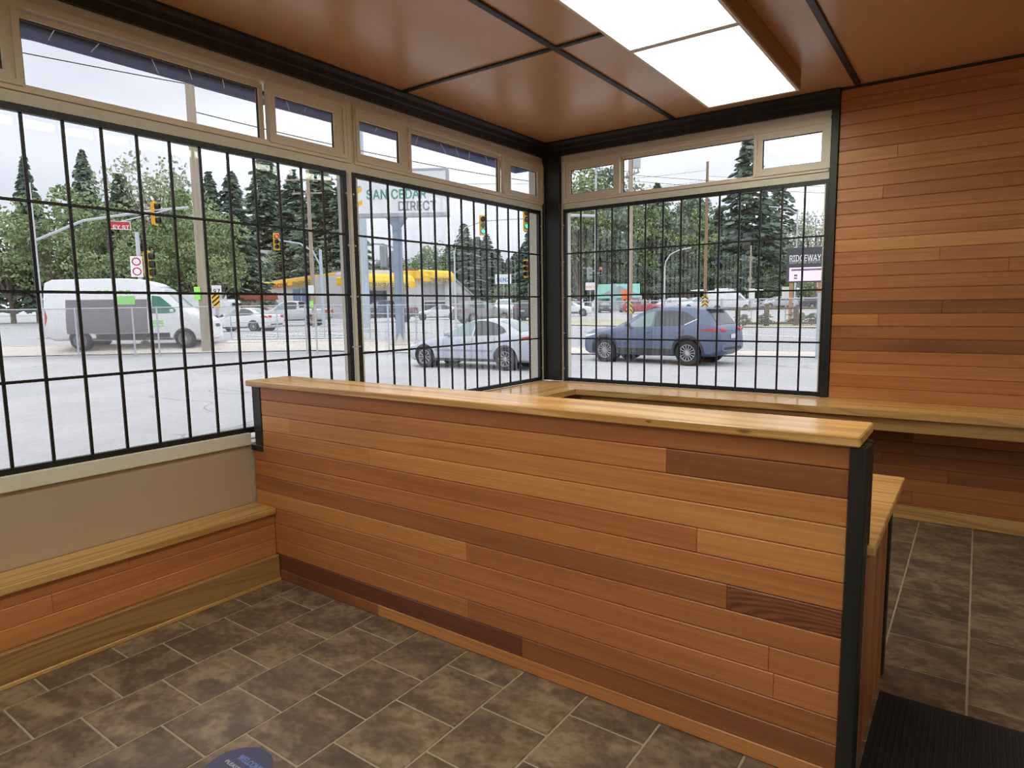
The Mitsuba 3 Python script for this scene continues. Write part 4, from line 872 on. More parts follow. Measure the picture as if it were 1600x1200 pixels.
for a in TRAFFIC:
    cat = {'pickup_truck': 'pickup truck', 'truck': 'truck', 'van': 'van'}.get(a[1], 'car')
    k = car(*a, group='cars on the roads beyond the fence', cat=cat)
    if 'camper' in a[2]:
        part(k, 'roof_box', join([cbox(-1.9, -.3, -.55, .55, 2.76, 2.98, .05), cbox(-.1, .5, -.35, .35, 2.77, 2.92, .05)]), 'paint_white', to_world=placed(a[3], a[4], float(gz(a[3], a[4])), a[5]))
k = thing('truck', 'white box truck behind the trees left of the yellow building', 'truck', 'cars on the roads beyond the fence')
tw = placed(-50.5, 25.2, float(gz(-50, 25)), 30)
part(k, 'cargo_box', cbox(-2.4, 1.2, -1.05, 1.05, .75, 2.75, .05), 'paint_white', to_world=tw); part(k, 'cab', cbox(1.25, 2.6, -.95, .95, .5, 2.1, .25), 'paint_white', to_world=tw); part(k, 'windshield', cbox(2.2, 2.62, -.8, .8, 1.35, 1.9, .12), 'mat_carglass', to_world=tw)
for x_ in (-1.6, 1.9):
    for s_ in (-1, 1): part(k, 'wheel', xf(revolve([(0, 0), (.42, 0), (.42, .24), (0, .24)], 20), mat4([[1, 0, 0], [0, 0, -1], [0, 1, 0]])).apply_translation((x_, s_ * .85 + .12, .42)), 'mat_tyre', to_world=tw)

# ---------------------------------------------------------------- buildings across the road
pbr('mat_bldwhite', (.66, .66, .68), .8); pbr('mat_bldgrey', (.42, .42, .42), .8); pbr('mat_darkwin', (.06, .075, .09), .2); pbr('mat_bluewin', (.10, .20, .36), .3)
pbr('mat_teal', (.20, .46, .40), .6); pbr('mat_brickred', (.40, .13, .09), .8); pbr('mat_beige', (.50, .42, .33), .8); pbr('mat_tan', (.45, .36, .25), .8); pbr('mat_awningyellow', (.90, .58, .03), .6)
b1 = thing('building', 'long white shop with a yellow fascia and red lettering', 'building')
BA, BB = np.array([-97.5, 59.0]), np.array([-57.4, 46.0]); ang = math.degrees(math.atan2(BB[1] - BA[1], BB[0] - BA[0])); LB = float(np.linalg.norm(BB - BA))
tw = placed(BA[0], BA[1], 0, ang)      # x runs along the front to the right, -y faces the road
part(b1, 'wall', bx(0.4, LB, .6, 9, -.2, 5.3), 'mat_bldwhite', to_world=tw)
part(b1, 'fascia', cbox(0, LB + 4.6, -.2, 9.2, 5.05, 5.95, .05), 'mat_awningyellow', to_world=tw, label='yellow fascia band')
part(b1, 'roof', bx(0.1, LB, 0, 9, 5.95, 6.1), 'mat_bldgrey', to_world=tw)
XD = lambda m, x, y, z: xf(m, mat4([[1, 0, 0], [0, 0, -1], [0, 1, 0]])).apply_translation((x, y, z))
part(b1, 'lettering', XD(text('BENDICK', .62, .03, True, 8.2), 17.6, -.21, 5.2), 'mat_signred', to_world=tw)
part(b1, 'lettering', XD(text('TRANSMISSIONS', .42, .03, False, 11.0), 29.0, -.21, 5.3), 'mat_signtext', to_world=tw)
for x0, x1, z0, z1, mt in ((11.8, 14.2, 1.6, 2.8, 'mat_bluewin'), (4.5, 6.5, 1.6, 2.7, 'mat_bluewin'), (12.0, 13.6, 3.6, 4.4, 'mat_darkwin'), (21.5, 24.5, .4, 4.6, 'mat_bluewin'), (25.2, 28.5, .4, 4.6, 'mat_bluewin'), (35.5, 42.0, .3, 4.6, 'mat_darkwin')):
    w_ = part(b1, 'window', frame_at(x0, x1, z0, z1) if False else bx(x0, x1, .5, .62, z0, z1), 'mat_bldgrey', to_world=tw); part(w_, 'pane', bx(x0 + .12, x1 - .12, .46, .5, z0 + .12, z1 - .12), mt, to_world=tw)
b2 = thing('building', 'white transmission shop with two yellow awnings and a gabled side wing', 'building')
BA, BB = np.array([-52.0, 45.2]), np.array([-50.2, 62.0]); ang = math.degrees(math.atan2(BB[1] - BA[1], BB[0] - BA[0])); LB = float(np.linalg.norm(BB - BA))
tw = placed(BA[0], BA[1], 0, ang)      # front (facing the road and the shop) is -y
part(b2, 'wall', join([bx(0, 11.9, 0, 7, -.2, 5.9), bx(-3, 0, 1.2, 7, -.2, 5.3)]), 'mat_bldwhite', to_world=tw)
part(b2, 'wing', XD(prism([(11.95, -.2), (16.2, -.2), (16.2, 3.3), (12.6, 5.5), (11.95, 5.5)], 5), 0, 5.8, 0), 'mat_bldwhite', to_world=tw)
part(b2, 'wing_roof', XD(prism([(11.95, 5.55), (12.6, 5.55), (16.6, 3.05), (16.6, 3.25), (12.7, 5.75), (11.95, 5.75)], 5.4), 0, 6.0, 0), 'mat_bldgrey', to_world=tw)
part(b2, 'parapet', bx(3.6, 8.6, -.1, .0, 5.25, 6.15), 'mat_brickred', to_world=tw, label='faded red parapet panel')
def awn(x0, x1, z0, z1, d, txt, h, w_):
    pr_ = [(0, z0), (-d, z0), (-d, z0 + (z1 - z0) * .45), (-d * .75, z0 + (z1 - z0) * .78), (-d * .3, z1 - .05), (0, z1)]
    m = xf(prism([(a, b) for a, b in pr_], x1 - x0), mat4([[0, 0, 1], [1, 0, 0], [0, 1, 0]])); m.apply_translation((x0, 0, 0))
    k_ = part(b2, 'awning', m, 'mat_awningyellow', to_world=tw, label='curved yellow awning')
    part(k_, 'lettering', XD(text(txt, h, .02, True, w_), (x0 + x1) / 2 + .3, -d - .01, z0 + .22), 'mat_signtext', to_world=tw)
awn(-3.0, 5.2, 3.95, 5.5, 1.3, 'TRANSMISSIONS', .50, 5.6); awn(6.7, 11.8, 4.75, 6.15, .9, 'TRANSMISSIONS', .42, 3.4)
part(b2, 'awning', cbox(-4.3, -3.05, -.9, .4, 4.1, 5.0, .1), 'mat_awningyellow', to_world=tw, label='yellow corner awning')
for x0, x1, z0, z1, mt in ((-1.5, 2.0, .2, 3.6, 'mat_darkwin'), (2.6, 5.0, .2, 3.3, 'mat_bldgrey'), (7.6, 10.9, 2.6, 4.5, 'mat_bldgrey'), (7.6, 10.9, .2, 2.3, 'mat_darkwin'), (13.0, 14.9, .3, 3.4, 'mat_bldgrey')):
    w_ = part(b2, 'door', bx(x0, x1, -.06, .0, z0, z1), mt, to_world=tw)
b3 = thing('building', 'low house with a teal green gable roof', 'building')
tw = placed(-42.0, 86.6, float(gz(-40, 86)), 25)
part(b3, 'wall', bx(-3.3, 3.3, -3, 3, 0, 2.2), 'mat_bldwhite', to_world=tw); part(b3, 'gable', XD(prism([(-3.3, 2.2), (3.3, 2.2), (0, 3.7)], 5.8), 0, 2.9, 0), 'mat_bldgrey', to_world=tw)
part(b3, 'roof', xf(join([xf(prism([(-3.5, 2.0), (-3.3, 1.95), (1.6, 4.0), (1.5, 4.25)], 6.4), np.eye(4))]), mat4([[0, 0, 1], [1, 0, 0], [0, 1, 0]])).apply_translation((-3.4, -.5, -.1)), 'mat_teal', to_world=tw)
part(b3, 'window', bx(-2.6, -.8, -3.05, -2.98, .6, 1.8), 'mat_darkwin', to_world=tw); part(b3, 'door', bx(.6, 1.8, -3.05, -2.98, 0, 1.9), 'mat_brickred', to_world=tw)
b4 = thing('building', 'tan shed wall with a red strip behind the white box truck', 'building')
tw = placed(-73, 40.5, .27, -15); part(b4, 'wall', bx(-6, 5.5, 0, 4, 0, 2.6), 'mat_tan', to_world=tw); part(b4, 'roof', bx(-6.2, 5.7, -.2, 4.2, 2.6, 3.2), 'mat_brickred', to_world=tw)
b5 = thing('house', 'pale house gable half hidden in the trees above the yellow fascia', 'house')
tw = placed(-100, 66, .27, -15); part(b5, 'wall', XD(prism([(-4, 0), (4, 0), (4, 9), (0, 11.5), (-4, 9)], 6), 0, 3, 0), 'mat_beige', to_world=tw); part(b5, 'roof', join([XD(prism([(-4.5, 8.7), (0, 11.6), (0, 12), (-4.6, 9)], 7), 0, 3.4, 0), XD(prism([(4.5, 8.7), (0, 11.6), (0, 12), (4.6, 9)], 7), 0, 3.4, 0)]), 'mat_bldgrey', to_world=tw)
fl_ = thing('flag_banner', 'thin blue and white feather banner before the green roof', 'banner')
part(fl_, 'pole', tube((-40.2, 79.5, .2), (-39.9, 79.5, 4.8), .05), 'mat_greypole'); part(fl_, 'cloth', bx(-39.95, -39.1, 79.48, 79.52, 1.2, 4.7), 'mat_palepole')

# ---------------------------------------------------------------- wooden rail, bushes
wrl = thing('rail_fence', 'brown wooden post-and-rail fence in front of the shop sign', 'fence')
pbr('mat_railwood', (.16, .115, .085), .85)
RP = [(-8.6, 29.3), (-7.2, 29.95), (-5.9, 30.6), (-4.6, 31.3), (-3.3, 32.0), (-1.8, 32.7)]
for q in RP: part(wrl, 'post', cbox(q[0] - .11, q[0] + .11, q[1] - .11, q[1] + .11, float(gz(*q)) - .2, float(gz(*q)) + (1.05 if q != RP[2] else 1.2), .02), 'mat_railwood')
for h in (.95, .18):
    for a, b in zip(RP, RP[1:]): part(wrl, 'rail', tube((*a, float(gz(*a)) + h), (*b, float(gz(*b)) + h), .07, n=6), 'mat_railwood')

# ---------------------------------------------------------------- trees
def leafmat(name, a, b):
    fn = lambda p, n, uv, a=a, b=b: mix(a, b, uv.x)
    scene[name] = {'type': 'twosided', 'bsdf': {'type': 'principled', 'base_color': proc(fn), 'roughness': .6, 'specular': .25}}
leafmat('leaf_fir', (.105, .165, .135), (.27, .345, .27)); leafmat('leaf_green', (.16, .235, .115), (.40, .49, .25)); leafmat('leaf_pale', (.32, .38, .26), (.52, .57, .40)); leafmat('leaf_hemlock', (.13, .195, .135), (.32, .40, .27)); leafmat('leaf_bush', (.16, .19, .10), (.33, .33, .20))
def bark(p, n, uv): return mix((.14, .11, .085), (.26, .215, .175), fbm(p.x * 5, p.y * 5, p.z * .8, 3))
pbr('mat_bark', proc(bark), .9)
def cards(C, U, W, r1, rng):
    """leaf sprays: one bent quad each. C centres, U along (length included), W across (width included)"""
    n = len(C); V = np.stack([C - U / 2 - W * .25, C - U / 2 + W * .25, C + W / 2 + U * .05, C + U / 2, C - W / 2 + U * .05], 1).reshape(-1, 3)
    F = (np.array([[0, 1, 2], [0, 2, 4], [4, 2, 3]])[None] + np.arange(n)[:, None, None] * 5).reshape(-1, 3)
    uv = np.repeat(np.clip(r1, 0, 1), 5); return trimesh.Trimesh(V, F, process=False), np.column_stack([uv, uv])
def conifer(seed, R=.20, n=2600, droop=.35, gap=.10, shape=.85):
    """unit-height conifer: (foliage, uv), trunk"""
    g = np.random.default_rng(seed); C, U, W, S = [], [], [], []
    nb = 230; zs = gap + (1 - gap) * (np.arange(nb) + g.random(nb)) / nb; zs = zs ** 1.08
    per = n // nb + 1
    for i, z in enumerate(zs):
        a = i * 2.399 + g.normal() * .4; L = R * ((1 - z) ** shape) * (.65 + .45 * g.random()) + .006
        if g.random() < .06: L *= .4
        d = np.array([math.cos(a), math.sin(a), 0]); side = np.array([-d[1], d[0], 0])
        k = max(3, int(per * (.35 + 1.4 * L / R))); t = np.sqrt(g.random(k)) * .95 + .05
        up_ = .18 - droop * t ** 1.3
        c = np.array([0, 0, z]) + d * (t * L)[:, None] + side * (g.normal(size=k) * L * .20 * (1.1 - t * .6))[:, None] + np.array([0, 0, 1]) * (up_ * L * .6 + g.normal(size=k) * .004)[:, None]
        ln = (.022 + .020 * g.random(k)); u = (d + side * g.normal(size=(k, 1)) * .8 + np.array([0, 0, -1]) * (.35 + .5 * g.random((k, 1)))); u = u / np.linalg.norm(u, axis=1, keepdims=True) * ln[:, None]
        w = np.cross(u, g.normal(size=(k, 3))); w = w / np.linalg.norm(w, axis=1, keepdims=True) * (ln * .62)[:, None]
        C.append(c); U.append(u); W.append(w); S.append(np.full(k, .5) + .32 * g.normal(size=k))
    f = cards(np.vstack(C), np.vstack(U), np.vstack(W), np.concatenate(S), g)
    return f, join([tube((0, 0, -.01), (0, 0, .5), .0135, .008, 8), tube((0, 0, .5), (0, 0, .985), .008, .001, 6)])
def broadleaf(seed, n=2600, blobs=46, leaf=.024, low=.22, airy=1.0):
    g = np.random.default_rng(seed); C, U, S, br = [], [], [], []
    for b in range(blobs):
        v = g.normal(size=3); v /= np.linalg.norm(v); q = np.array([.27, .27, (1 - low) / 2 - .06]) * v * (.35 + .6 * g.random() ** .5); c0 = np.array([0, 0, (1 + low) / 2]) + q
        k = n // blobs; e = g.normal(size=(k, 3)); e /= np.linalg.norm(e, axis=1, keepdims=True); rad = (.055 + .05 * g.random()) * airy
        C.append(c0 + e * rad * np.array([1.15, 1.15, .8]) * (.55 + .5 * g.random((k, 1)))); S.append(.5 + .16 * g.normal() + .22 * g.normal(size=k))
        if b % 3 == 0 or airy > 1: br.append(path_tube([(0, 0, low * .8 + .25 * max(0, c0[2] - low) * .5), (c0[0] * .45, c0[1] * .45, (c0[2] + low) / 2), tuple(c0)], [.009, .006, .002], 5))
    C = np.vstack(C); k = len(C); u = g.normal(size=(k, 3)); u = u / np.linalg.norm(u, axis=1, keepdims=True) * (leaf * (.7 + .6 * g.random((k, 1)))); w = np.cross(u, g.normal(size=(k, 3))); w = w / np.linalg.norm(w, axis=1, keepdims=True) * leaf * .7
    return cards(C, u, w, np.concatenate(S), g), join([path_tube([(0, 0, -.01), (.006, 0, .3), (-.004, .004, .72)], [.017, .013, .004], 7)] + br)
_tree = {}
def proto(name, f):
    (m, uv), tr = f; _tree[name] = (mikit.ply(m, None, False, uv), mikit.ply(tr, None, 40))
for i in range(4): proto(f'fir{i}', conifer(20 + i, .17 + .022 * i, 3600))
for i in range(2): proto(f'pine{i}', conifer(40 + i, .20, 1500, .15, .28, .6))
for i in range(3): proto(f'oak{i}', broadleaf(60 + i, 4600, 52, .024, .14))
proto('airy', broadleaf(70, 2600, 44, .020, .30, 1.25)); proto('bush', broadleaf(80, 2400, 40, .040, .05))
def tree(kind, leaf, label, x, y, h, wide=1.0, group=None, cat='tree', nm='tree'):
    k = thing(nm, label, cat, group); a, b = _tree[kind]; deg = (x * 37.1 + y * 91.7) % 360; t = placed(x, y, float(gz(x, y)), deg).scale([h * wide, h * wide, h])
    obj(f'{k}__foliage', {**a, 'bsdf': {'type': 'ref', 'id': leaf}}, None, to_world=t, kind='stuff'); obj(f'{k}__trunk', {**b, 'bsdf': {'type': 'ref', 'id': 'mat_bark'}}, None, to_world=t)
    return k
TREES = [
 ('fir0', 'leaf_fir', 'dark conifer at the far left behind the thin leaning pole', -62.9, 24.4, 13.8, 1.5, None),
 ('airy', 'leaf_pale', 'airy pale-leaved tree whose twiggy top rises beside the thick utility pole', -62.3, 27.3, 17.1, 1.0, None),
 ('oak0', 'leaf_green', 'broad bright green tree behind the roadside signal', -53.8, 22.2, 9.1, 1.15, None),
 ('oak1', 'leaf_green', 'round green tree directly behind the thick utility pole', -55.9, 27.0, 13.0, 0.95, None),
 ('oak2', 'leaf_green', 'dark leafy tree mass right of the thick utility pole', -50.3, 26.0, 10.6, 1.05, None),
 ('fir1', 'leaf_fir', 'grey-green conifer top second from the thick utility pole', -71.4, 38.1, 17.0, 1.5, None),
 ('fir2', 'leaf_fir', 'grey-green conifer top left of the tall leaning fir', -71.1, 40.8, 17.5, 1.5, None),
 ('fir3', 'leaf_hemlock', 'tall fir with drooping branches left of the slim crossarm pole', -126.3, 82.9, 36.8, 1.4, None),
 ('oak0', 'leaf_green', 'green tree below the tall drooping fir', -124.6, 76.7, 13.4, 1.2, None),
 ('fir1', 'leaf_fir', 'conifer behind the slim crossarm pole', -95.8, 67.7, 24.7, 1.7, None),
 ('fir2', 'leaf_hemlock', 'conifer right of the slim crossarm pole', -85.4, 65.3, 25.4, 1.7, None),
 ('fir0', 'leaf_fir', 'conifer at the edge of the white mullion', -80.7, 66.1, 22.5, 1.7, None),
 ('oak1', 'leaf_green', 'leafy tree above the yellow fascia', -95.3, 65.6, 11.6, 1.4, None),
 ('oak2', 'leaf_hemlock', 'darker leafy tree above the middle of the yellow fascia', -81.7, 63.0, 11.6, 1.4, None),
 ('oak1', 'leaf_green', 'tree in the wood beyond the left end of the fence', -81.7, 20.8, 14.6, 1.1, 'trees beyond the left end of the fence'),
 ('fir0', 'leaf_fir', 'tree in the wood beyond the left end of the fence', -81.8, 23.2, 17.8, 1.1, 'trees beyond the left end of the fence'),
 ('oak0', 'leaf_green', 'tree in the wood beyond the left end of the fence', -72.4, 22.5, 14.7, 1.1, 'trees beyond the left end of the fence'),
 ('fir2', 'leaf_fir', 'tree in the wood beyond the left end of the fence', -74.4, 26.0, 17.9, 1.1, 'trees beyond the left end of the fence'),
 ('oak2', 'leaf_green', 'tree in the wood beyond the left end of the fence', -62.0, 22.6, 12.2, 1.1, 'trees beyond the left end of the fence'),
 ('fir1', 'leaf_fir', 'tree in the wood beyond the left end of the fence', -84.0, 19.1, 16.0, 1.1, 'trees beyond the left end of the fence'),
 ('fir0', 'leaf_fir', 'dark conifer in the back row of the wood behind the yellow building', -136.3, 58.4, 23.7, 1.4, 'back row conifers left'),
 ('fir2', 'leaf_fir', 'dark conifer in the back row of the wood behind the yellow building', -135.9, 63.6, 22.0, 1.4, 'back row conifers left'),
 ('fir1', 'leaf_fir', 'dark conifer in the back row of the wood behind the yellow building', -135.3, 69.0, 26.0, 1.4, 'back row conifers left'),
 ('fir3', 'leaf_fir', 'dark conifer in the back row of the wood behind the yellow building', -122.9, 68.0, 25.8, 1.4, 'back row conifers left'),
 ('fir0', 'leaf_fir', 'dark conifer in the back row of the wood behind the yellow building', -122.2, 73.5, 23.1, 1.4, 'back row conifers left'),
 ('fir2', 'leaf_fir', 'dark conifer in the back row of the wood behind the yellow building', -121.1, 79.2, 28.5, 1.4, 'back row conifers left'),
 ('fir1', 'leaf_fir', 'dark conifer in the back row of the wood behind the yellow building', -109.6, 77.6, 23.6, 1.4, 'back row conifers left'),
 ('fir3', 'leaf_fir', 'dark conifer in the back row of the wood behind the yellow building', -108.4, 83.4, 26.3, 1.4, 'back row conifers left'),
 ('fir0', 'leaf_fir', 'dark conifer in the back row of the wood behind the yellow building', -107.0, 89.4, 25.5, 1.4, 'back row conifers left'),
 ('oak2', 'leaf_hemlock', 'shady undergrowth tree at the foot of the left wood', -62.8, 24.4, 6.7, 1.5, 'low trees at the foot of the left wood'),
 ('oak0', 'leaf_hemlock', 'shady undergrowth tree at the foot of the left wood', -64.1, 27.2, 6.6, 1.5, 'low trees at the foot of the left wood'),
 ('oak1', 'leaf_hemlock', 'shady undergrowth tree at the foot of the left wood', -59.2, 27.0, 5.9, 1.5, 'low trees at the foot of the left wood'),
 ('oak2', 'leaf_hemlock', 'shady undergrowth tree at the foot of the left wood', -60.4, 29.9, 6.9, 1.5, 'low trees at the foot of the left wood'),
 ('oak0', 'leaf_hemlock', 'shady undergrowth tree at the foot of the left wood', -129.7, 73.1, 12.6, 1.5, 'low trees at the foot of the left wood'),
 ('oak1', 'leaf_hemlock', 'shady undergrowth tree at the foot of the left wood', -125.6, 76.0, 11.7, 1.5, 'low trees at the foot of the left wood'),
 ('oak0', 'leaf_green', 'small far tree left of the blue-grey sign pole', -79.8, 71.8, 8.8, 1.0, None),
 ('oak1', 'leaf_pale', 'hazy far tree right of the blue-grey sign pole', -82.7, 82.1, 10.0, 1.2, None),
 ('oak2', 'leaf_green', 'bright green round tree above the yellow awnings', -64.1, 68.2, 11.0, 1.1, None),
 ('fir0', 'leaf_hemlock', 'broad conifer behind the curved mast arm pole', -54.9, 64.9, 12.1, 2.3, None),
 ('fir3', 'leaf_fir', 'conifer just right of the broad conifer', -54.9, 69.9, 11.1, 2.0, None),
 ('fir2', 'leaf_fir', 'narrow far conifer above the BENZ sign', -61.8, 84.7, 8.8, 2.0, None),
 ('fir1', 'leaf_fir', 'dark tall conifer beside the corner post', -41.5, 62.2, 12.0, 1.7, None),
 ('oak2', 'leaf_green', 'low leafy tree under the BENZ sign', -46.9, 63.2, 3.9, 1.8, None),
 ('oak1', 'leaf_green', 'low leafy tree between the BENZ sign and the amber signal', -42.8, 61.2, 3.9, 1.6, None),
 ('fir0', 'leaf_fir', 'conifer in the stand between the awnings and the corner post', -64.6, 72.8, 10.4, 2.3, 'conifers between the awnings and the corner post'),
 ('fir2', 'leaf_hemlock', 'conifer in the stand between the awnings and the corner post', -63.5, 78.6, 12.0, 2.3, 'conifers between the awnings and the corner post'),
 ('fir0', 'leaf_fir', 'conifer in the stand between the awnings and the corner post', -59.7, 78.8, 9.9, 2.3, 'conifers between the awnings and the corner post'),
 ('fir2', 'leaf_hemlock', 'conifer in the stand between the awnings and the corner post', -55.0, 77.2, 8.9, 2.3, 'conifers between the awnings and the corner post'),
 ('fir0', 'leaf_fir', 'conifer in the stand between the awnings and the corner post', -51.6, 74.7, 9.9, 2.3, 'conifers between the awnings and the corner post'),
 ('fir2', 'leaf_hemlock', 'conifer in the stand between the awnings and the corner post', -47.4, 72.7, 11.1, 2.3, 'conifers between the awnings and the corner post'),
 ('oak1', 'leaf_hemlock', 'hazy low tree in the far row above the yellow awnings', -91.8, 81.8, 10.5, 1.6, 'far low trees above the awnings'),
 ('oak0', 'leaf_hemlock', 'hazy low tree in the far row above the yellow awnings', -89.3, 83.6, 11.3, 1.6, 'far low trees above the awnings'),
 ('oak1', 'leaf_hemlock', 'hazy low tree in the far row above the yellow awnings', -87.0, 85.2, 10.4, 1.6, 'far low trees above the awnings'),
 ('oak0', 'leaf_hemlock', 'hazy low tree in the far row above the yellow awnings', -84.7, 86.8, 11.2, 1.6, 'far low trees above the awnings'),
 ('oak1', 'leaf_hemlock', 'hazy low tree in the far row above the yellow awnings', -80.2, 90.1, 10.3, 1.6, 'far low trees above the awnings'),
 ('oak0', 'leaf_hemlock', 'hazy low tree in the far row above the yellow awnings', -78.7, 91.2, 11.1, 1.6, 'far low trees above the awnings'),
 ('oak0', 'leaf_green', 'tall leafy tree filling the left casement of the far window', -53.2, 93.4, 25.8, 0.9, None),
 ('oak1', 'leaf_hemlock', 'tall dark leafy tree left of the transformer pole', -51.4, 99.7, 26.2, 0.9, None),
 ('oak2', 'leaf_green', 'leafy tree behind the transformer pole', -48.1, 104.5, 22.1, 1.0, None),
 ('fir2', 'leaf_hemlock', 'conifer left of the curved street light', -47.3, 112.5, 23.1, 1.7, None),
 ('oak1', 'leaf_hemlock', 'broad dark tree above the curved street light', -43.4, 112.9, 22.5, 1.0, None),
 ('oak0', 'leaf_green', 'olive green tree left of the brown pole', -39.4, 110.8, 19.4, 0.9, None),
 ('fir1', 'leaf_hemlock', 'conifer right of the brown pole', -38.4, 121.4, 18.9, 1.6, None),
 ('fir3', 'leaf_fir', 'tallest dark fir of the far window reaching into the upper pane', -32.3, 118.4, 30.5, 1.45, None),
 ('pine0', 'leaf_fir', 'thin pale pine right of the tallest fir', -29.6, 130.2, 23.7, 1.5, None),
 ('fir0', 'leaf_hemlock', 'green conifer below the thin pale pine', -29.8, 122.7, 13.4, 1.5, None),
 ('airy', 'leaf_pale', 'pale airy tree above the shop sign', -19.7, 115.0, 17.0, 1.0, None),
 ('oak2', 'leaf_green', 'small bush-like tree behind the shop sign', -25.6, 139.3, 5.8, 1.8, None),
 ('oak1', 'leaf_green', 'green tree at the foot of the tallest fir', -33.0, 115.4, 10.2, 1.2, None),
 ('fir0', 'leaf_fir', 'dark tree in the back row of the forest behind the road', -74.8, 125.0, 30.2, 1.4, 'back row of the forest behind the road'),
 ('oak2', 'leaf_hemlock', 'dark tree in the back row of the forest behind the road', -72.2, 130.6, 30.0, 1.4, 'back row of the forest behind the road'),
 ('fir2', 'leaf_fir', 'dark tree in the back row of the forest behind the road', -69.4, 136.4, 28.2, 1.4, 'back row of the forest behind the road'),
 ('oak0', 'leaf_hemlock', 'dark tree in the back row of the forest behind the road', -62.5, 133.9, 26.3, 1.4, 'back row of the forest behind the road'),
 ('fir1', 'leaf_fir', 'dark tree in the back row of the forest behind the road', -59.6, 139.6, 26.0, 1.4, 'back row of the forest behind the road'),
 ('oak1', 'leaf_hemlock', 'dark tree in the back row of the forest behind the road', -56.6, 145.5, 26.9, 1.4, 'back row of the forest behind the road'),
 ('fir0', 'leaf_fir', 'dark tree in the back row of the forest behind the road', -50.2, 142.7, 23.9, 1.4, 'back row of the forest behind the road'),
 ('oak2', 'leaf_hemlock', 'dark tree in the back row of the forest behind the road', -47.1, 148.7, 22.7, 1.4, 'back row of the forest behind the road'),
 ('fir2', 'leaf_fir', 'dark tree in the back row of the forest behind the road', -43.8, 154.7, 23.1, 1.4, 'back row of the forest behind the road'),
 ('oak0', 'leaf_hemlock', 'dark tree in the back row of the forest behind the road', -37.9, 151.5, 19.9, 1.4, 'back row of the forest behind the road'),
 ('fir1', 'leaf_fir', 'dark tree in the back row of the forest behind the road', -34.6, 157.7, 14.2, 1.4, 'back row of the forest behind the road'),
 ('oak0', 'leaf_hemlock', 'leafy tree along the foot of the forest behind the road', -56.4, 96.1, 9.9, 1.5, 'leafy trees along the forest foot'),
 ('oak1', 'leaf_green', 'leafy tree along the foot of the forest behind the road', -55.0, 100.8, 9.0, 1.5, 'leafy trees along the forest foot'),
 ('oak2', 'leaf_hemlock', 'leafy tree along the foot of the forest behind the road', -50.8, 100.1, 7.7, 1.5, 'leafy trees along the forest foot'),
 ('oak0', 'leaf_green', 'leafy tree along the foot of the forest behind the road', -49.3, 104.9, 9.9, 1.5, 'leafy trees along the forest foot'),
 ('oak1', 'leaf_hemlock', 'leafy tree along the foot of the forest behind the road', -45.2, 104.1, 8.6, 1.5, 'leafy trees along the forest foot'),
 ('oak2', 'leaf_green', 'leafy tree along the foot of the forest behind the road', -43.6, 109.0, 7.7, 1.5, 'leafy trees along the forest foot'),
 ('oak0', 'leaf_hemlock', 'leafy tree along the foot of the forest behind the road', -39.6, 108.2, 9.6, 1.5, 'leafy trees along the forest foot'),
 ('oak1', 'leaf_green', 'leafy tree along the foot of the forest behind the road', -37.8, 113.2, 8.7, 1.5, 'leafy trees along the forest foot'),
 ('oak2', 'leaf_hemlock', 'leafy tree along the foot of the forest behind the road', -34.0, 112.2, 7.4, 1.5, 'leafy trees along the forest foot'),
 ('oak0', 'leaf_green', 'leafy tree along the foot of the forest behind the road', -32.1, 117.3, 9.6, 1.5, 'leafy trees along the forest foot'),
 ('oak1', 'leaf_hemlock', 'leafy tree along the foot of the forest behind the road', -28.4, 116.2, 8.3, 1.5, 'leafy trees along the forest foot'),
 ('oak2', 'leaf_green', 'leafy tree along the foot of the forest behind the road', -26.4, 121.4, 7.4, 1.5, 'leafy trees along the forest foot'),
 ('fir2', 'leaf_fir', 'conifer hidden behind the cedar wall edge', -11.0, 84.1, 12.6, 1.1, 'conifers right'),
 ('fir2', 'leaf_fir', 'conifer hidden behind the cedar wall edge', -9.4, 90.2, 15.6, 1.1, 'conifers right'),
 ('bush', 'leaf_bush', 'dry bush at the left of the wooden rail', -6.8, 29.5, 0.7, 2.21, None),
 ('bush', 'leaf_bush', 'dry bush in the middle of the wooden rail', -5.9, 30.5, 0.7, 2.3400000000000003, None),
 ('bush', 'leaf_bush', 'wide dry bush under the shop sign', -4.8, 32.1, 0.8, 2.3400000000000003, None),
 ('bush', 'leaf_bush', 'dry bush at the right end of the wooden rail', -4.1, 32.6, 0.7, 2.3400000000000003, None),
]
for a in TREES:
    b = a[0] == 'bush'; tree(*a[:7], group=a[7], cat='bush' if b else 'tree', nm='bush' if b else 'tree')
# ---------------------------------------------------------------- overhead cables
def cable(label, a, b, sag, r=.018, group='overhead cables'):
    k = thing('power_cable', label, 'cable', group); t = np.linspace(0, 1, 24)[:, None]; p = np.array(a) * (1 - t) + np.array(b) * t; p[:, 2] -= sag * 4 * (t * (1 - t))[:, 0]
    scene[k] = mikit.ply(path_tube(p, r, 5), 'mat_cable', True)
A0 = np.array([-21.11, 8.58, 10.3])
for i, (dz, e) in enumerate(((0, (-16.6, 36.65, 10.5)), (-.45, (-16.6, 36.65, 10.1)), (-1.4, (-16.6, 36.65, 9.2)))):
    cable('black overhead cable strung from the thick utility pole towards the far transformer pole', A0 + [0, 0, dz], e, .5)
for i, (dz, e) in enumerate(((0, (-26.5, -26, 10.8)), (-.45, (-26.5, -26, 10.4)))):
    cable('black overhead cable leaving the thick utility pole to the left', A0 + [0, 0, dz], e, .5)
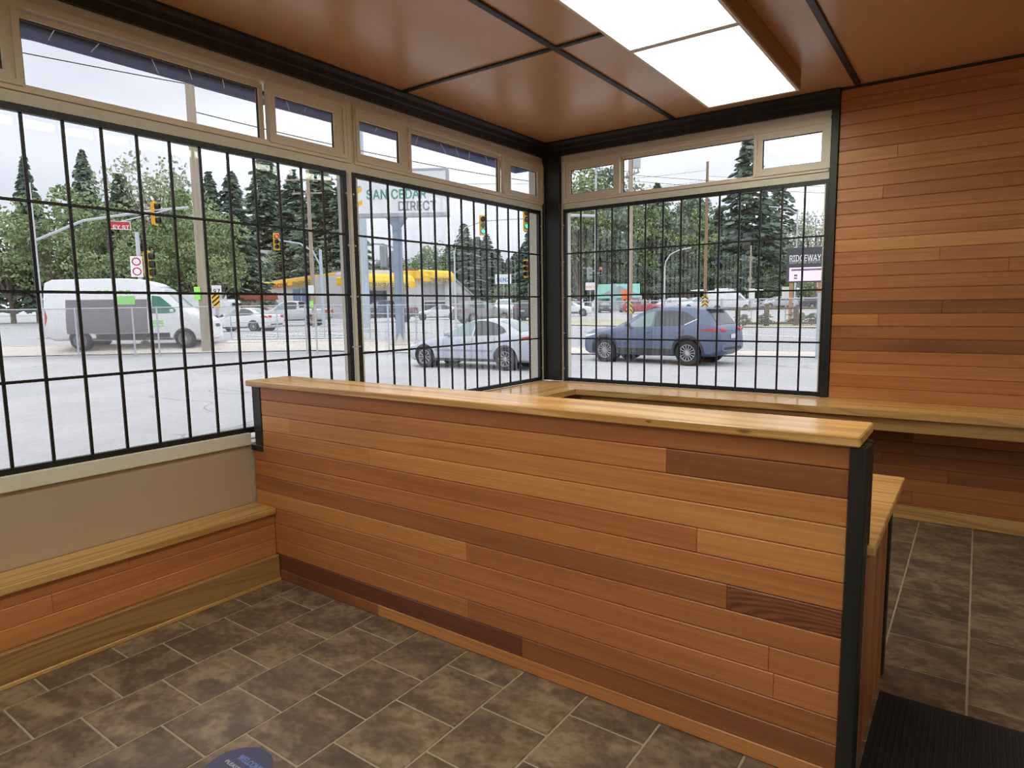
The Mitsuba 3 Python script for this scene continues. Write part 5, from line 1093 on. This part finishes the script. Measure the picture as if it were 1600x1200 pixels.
for i, (a, e) in enumerate((((-34.4, 23.83, 10.3), (-60.7, 23.5, 9.4)), ((-34.4, 23.83, 9.4), (-60.7, 23.5, 8.9)), ((-34.4, 23.83, 10.4), (-19.28, 59.53, 14.6)), ((-34.4, 23.83, 9.5), (-19.28, 59.53, 13.6)))):
    cable('thin cable from the slim crossarm pole across the crossing', a, e, .8, .014, 'thin cables over the crossing')
for i, (a, e) in enumerate((((-16.6, 36.65, 10.3), (14, 64, 9.8)), ((-16.6, 36.65, 9.9), (14, 64, 9.3)), ((-19.28, 59.5, 14.0), (20, 76, 12.5)), ((-26.5, 66.7, 7.4), (-20, 77.6, 7.6)))):
    cable('cable running right from the transformer pole past the far window', a, e, .6, .014, 'cables past the far window')
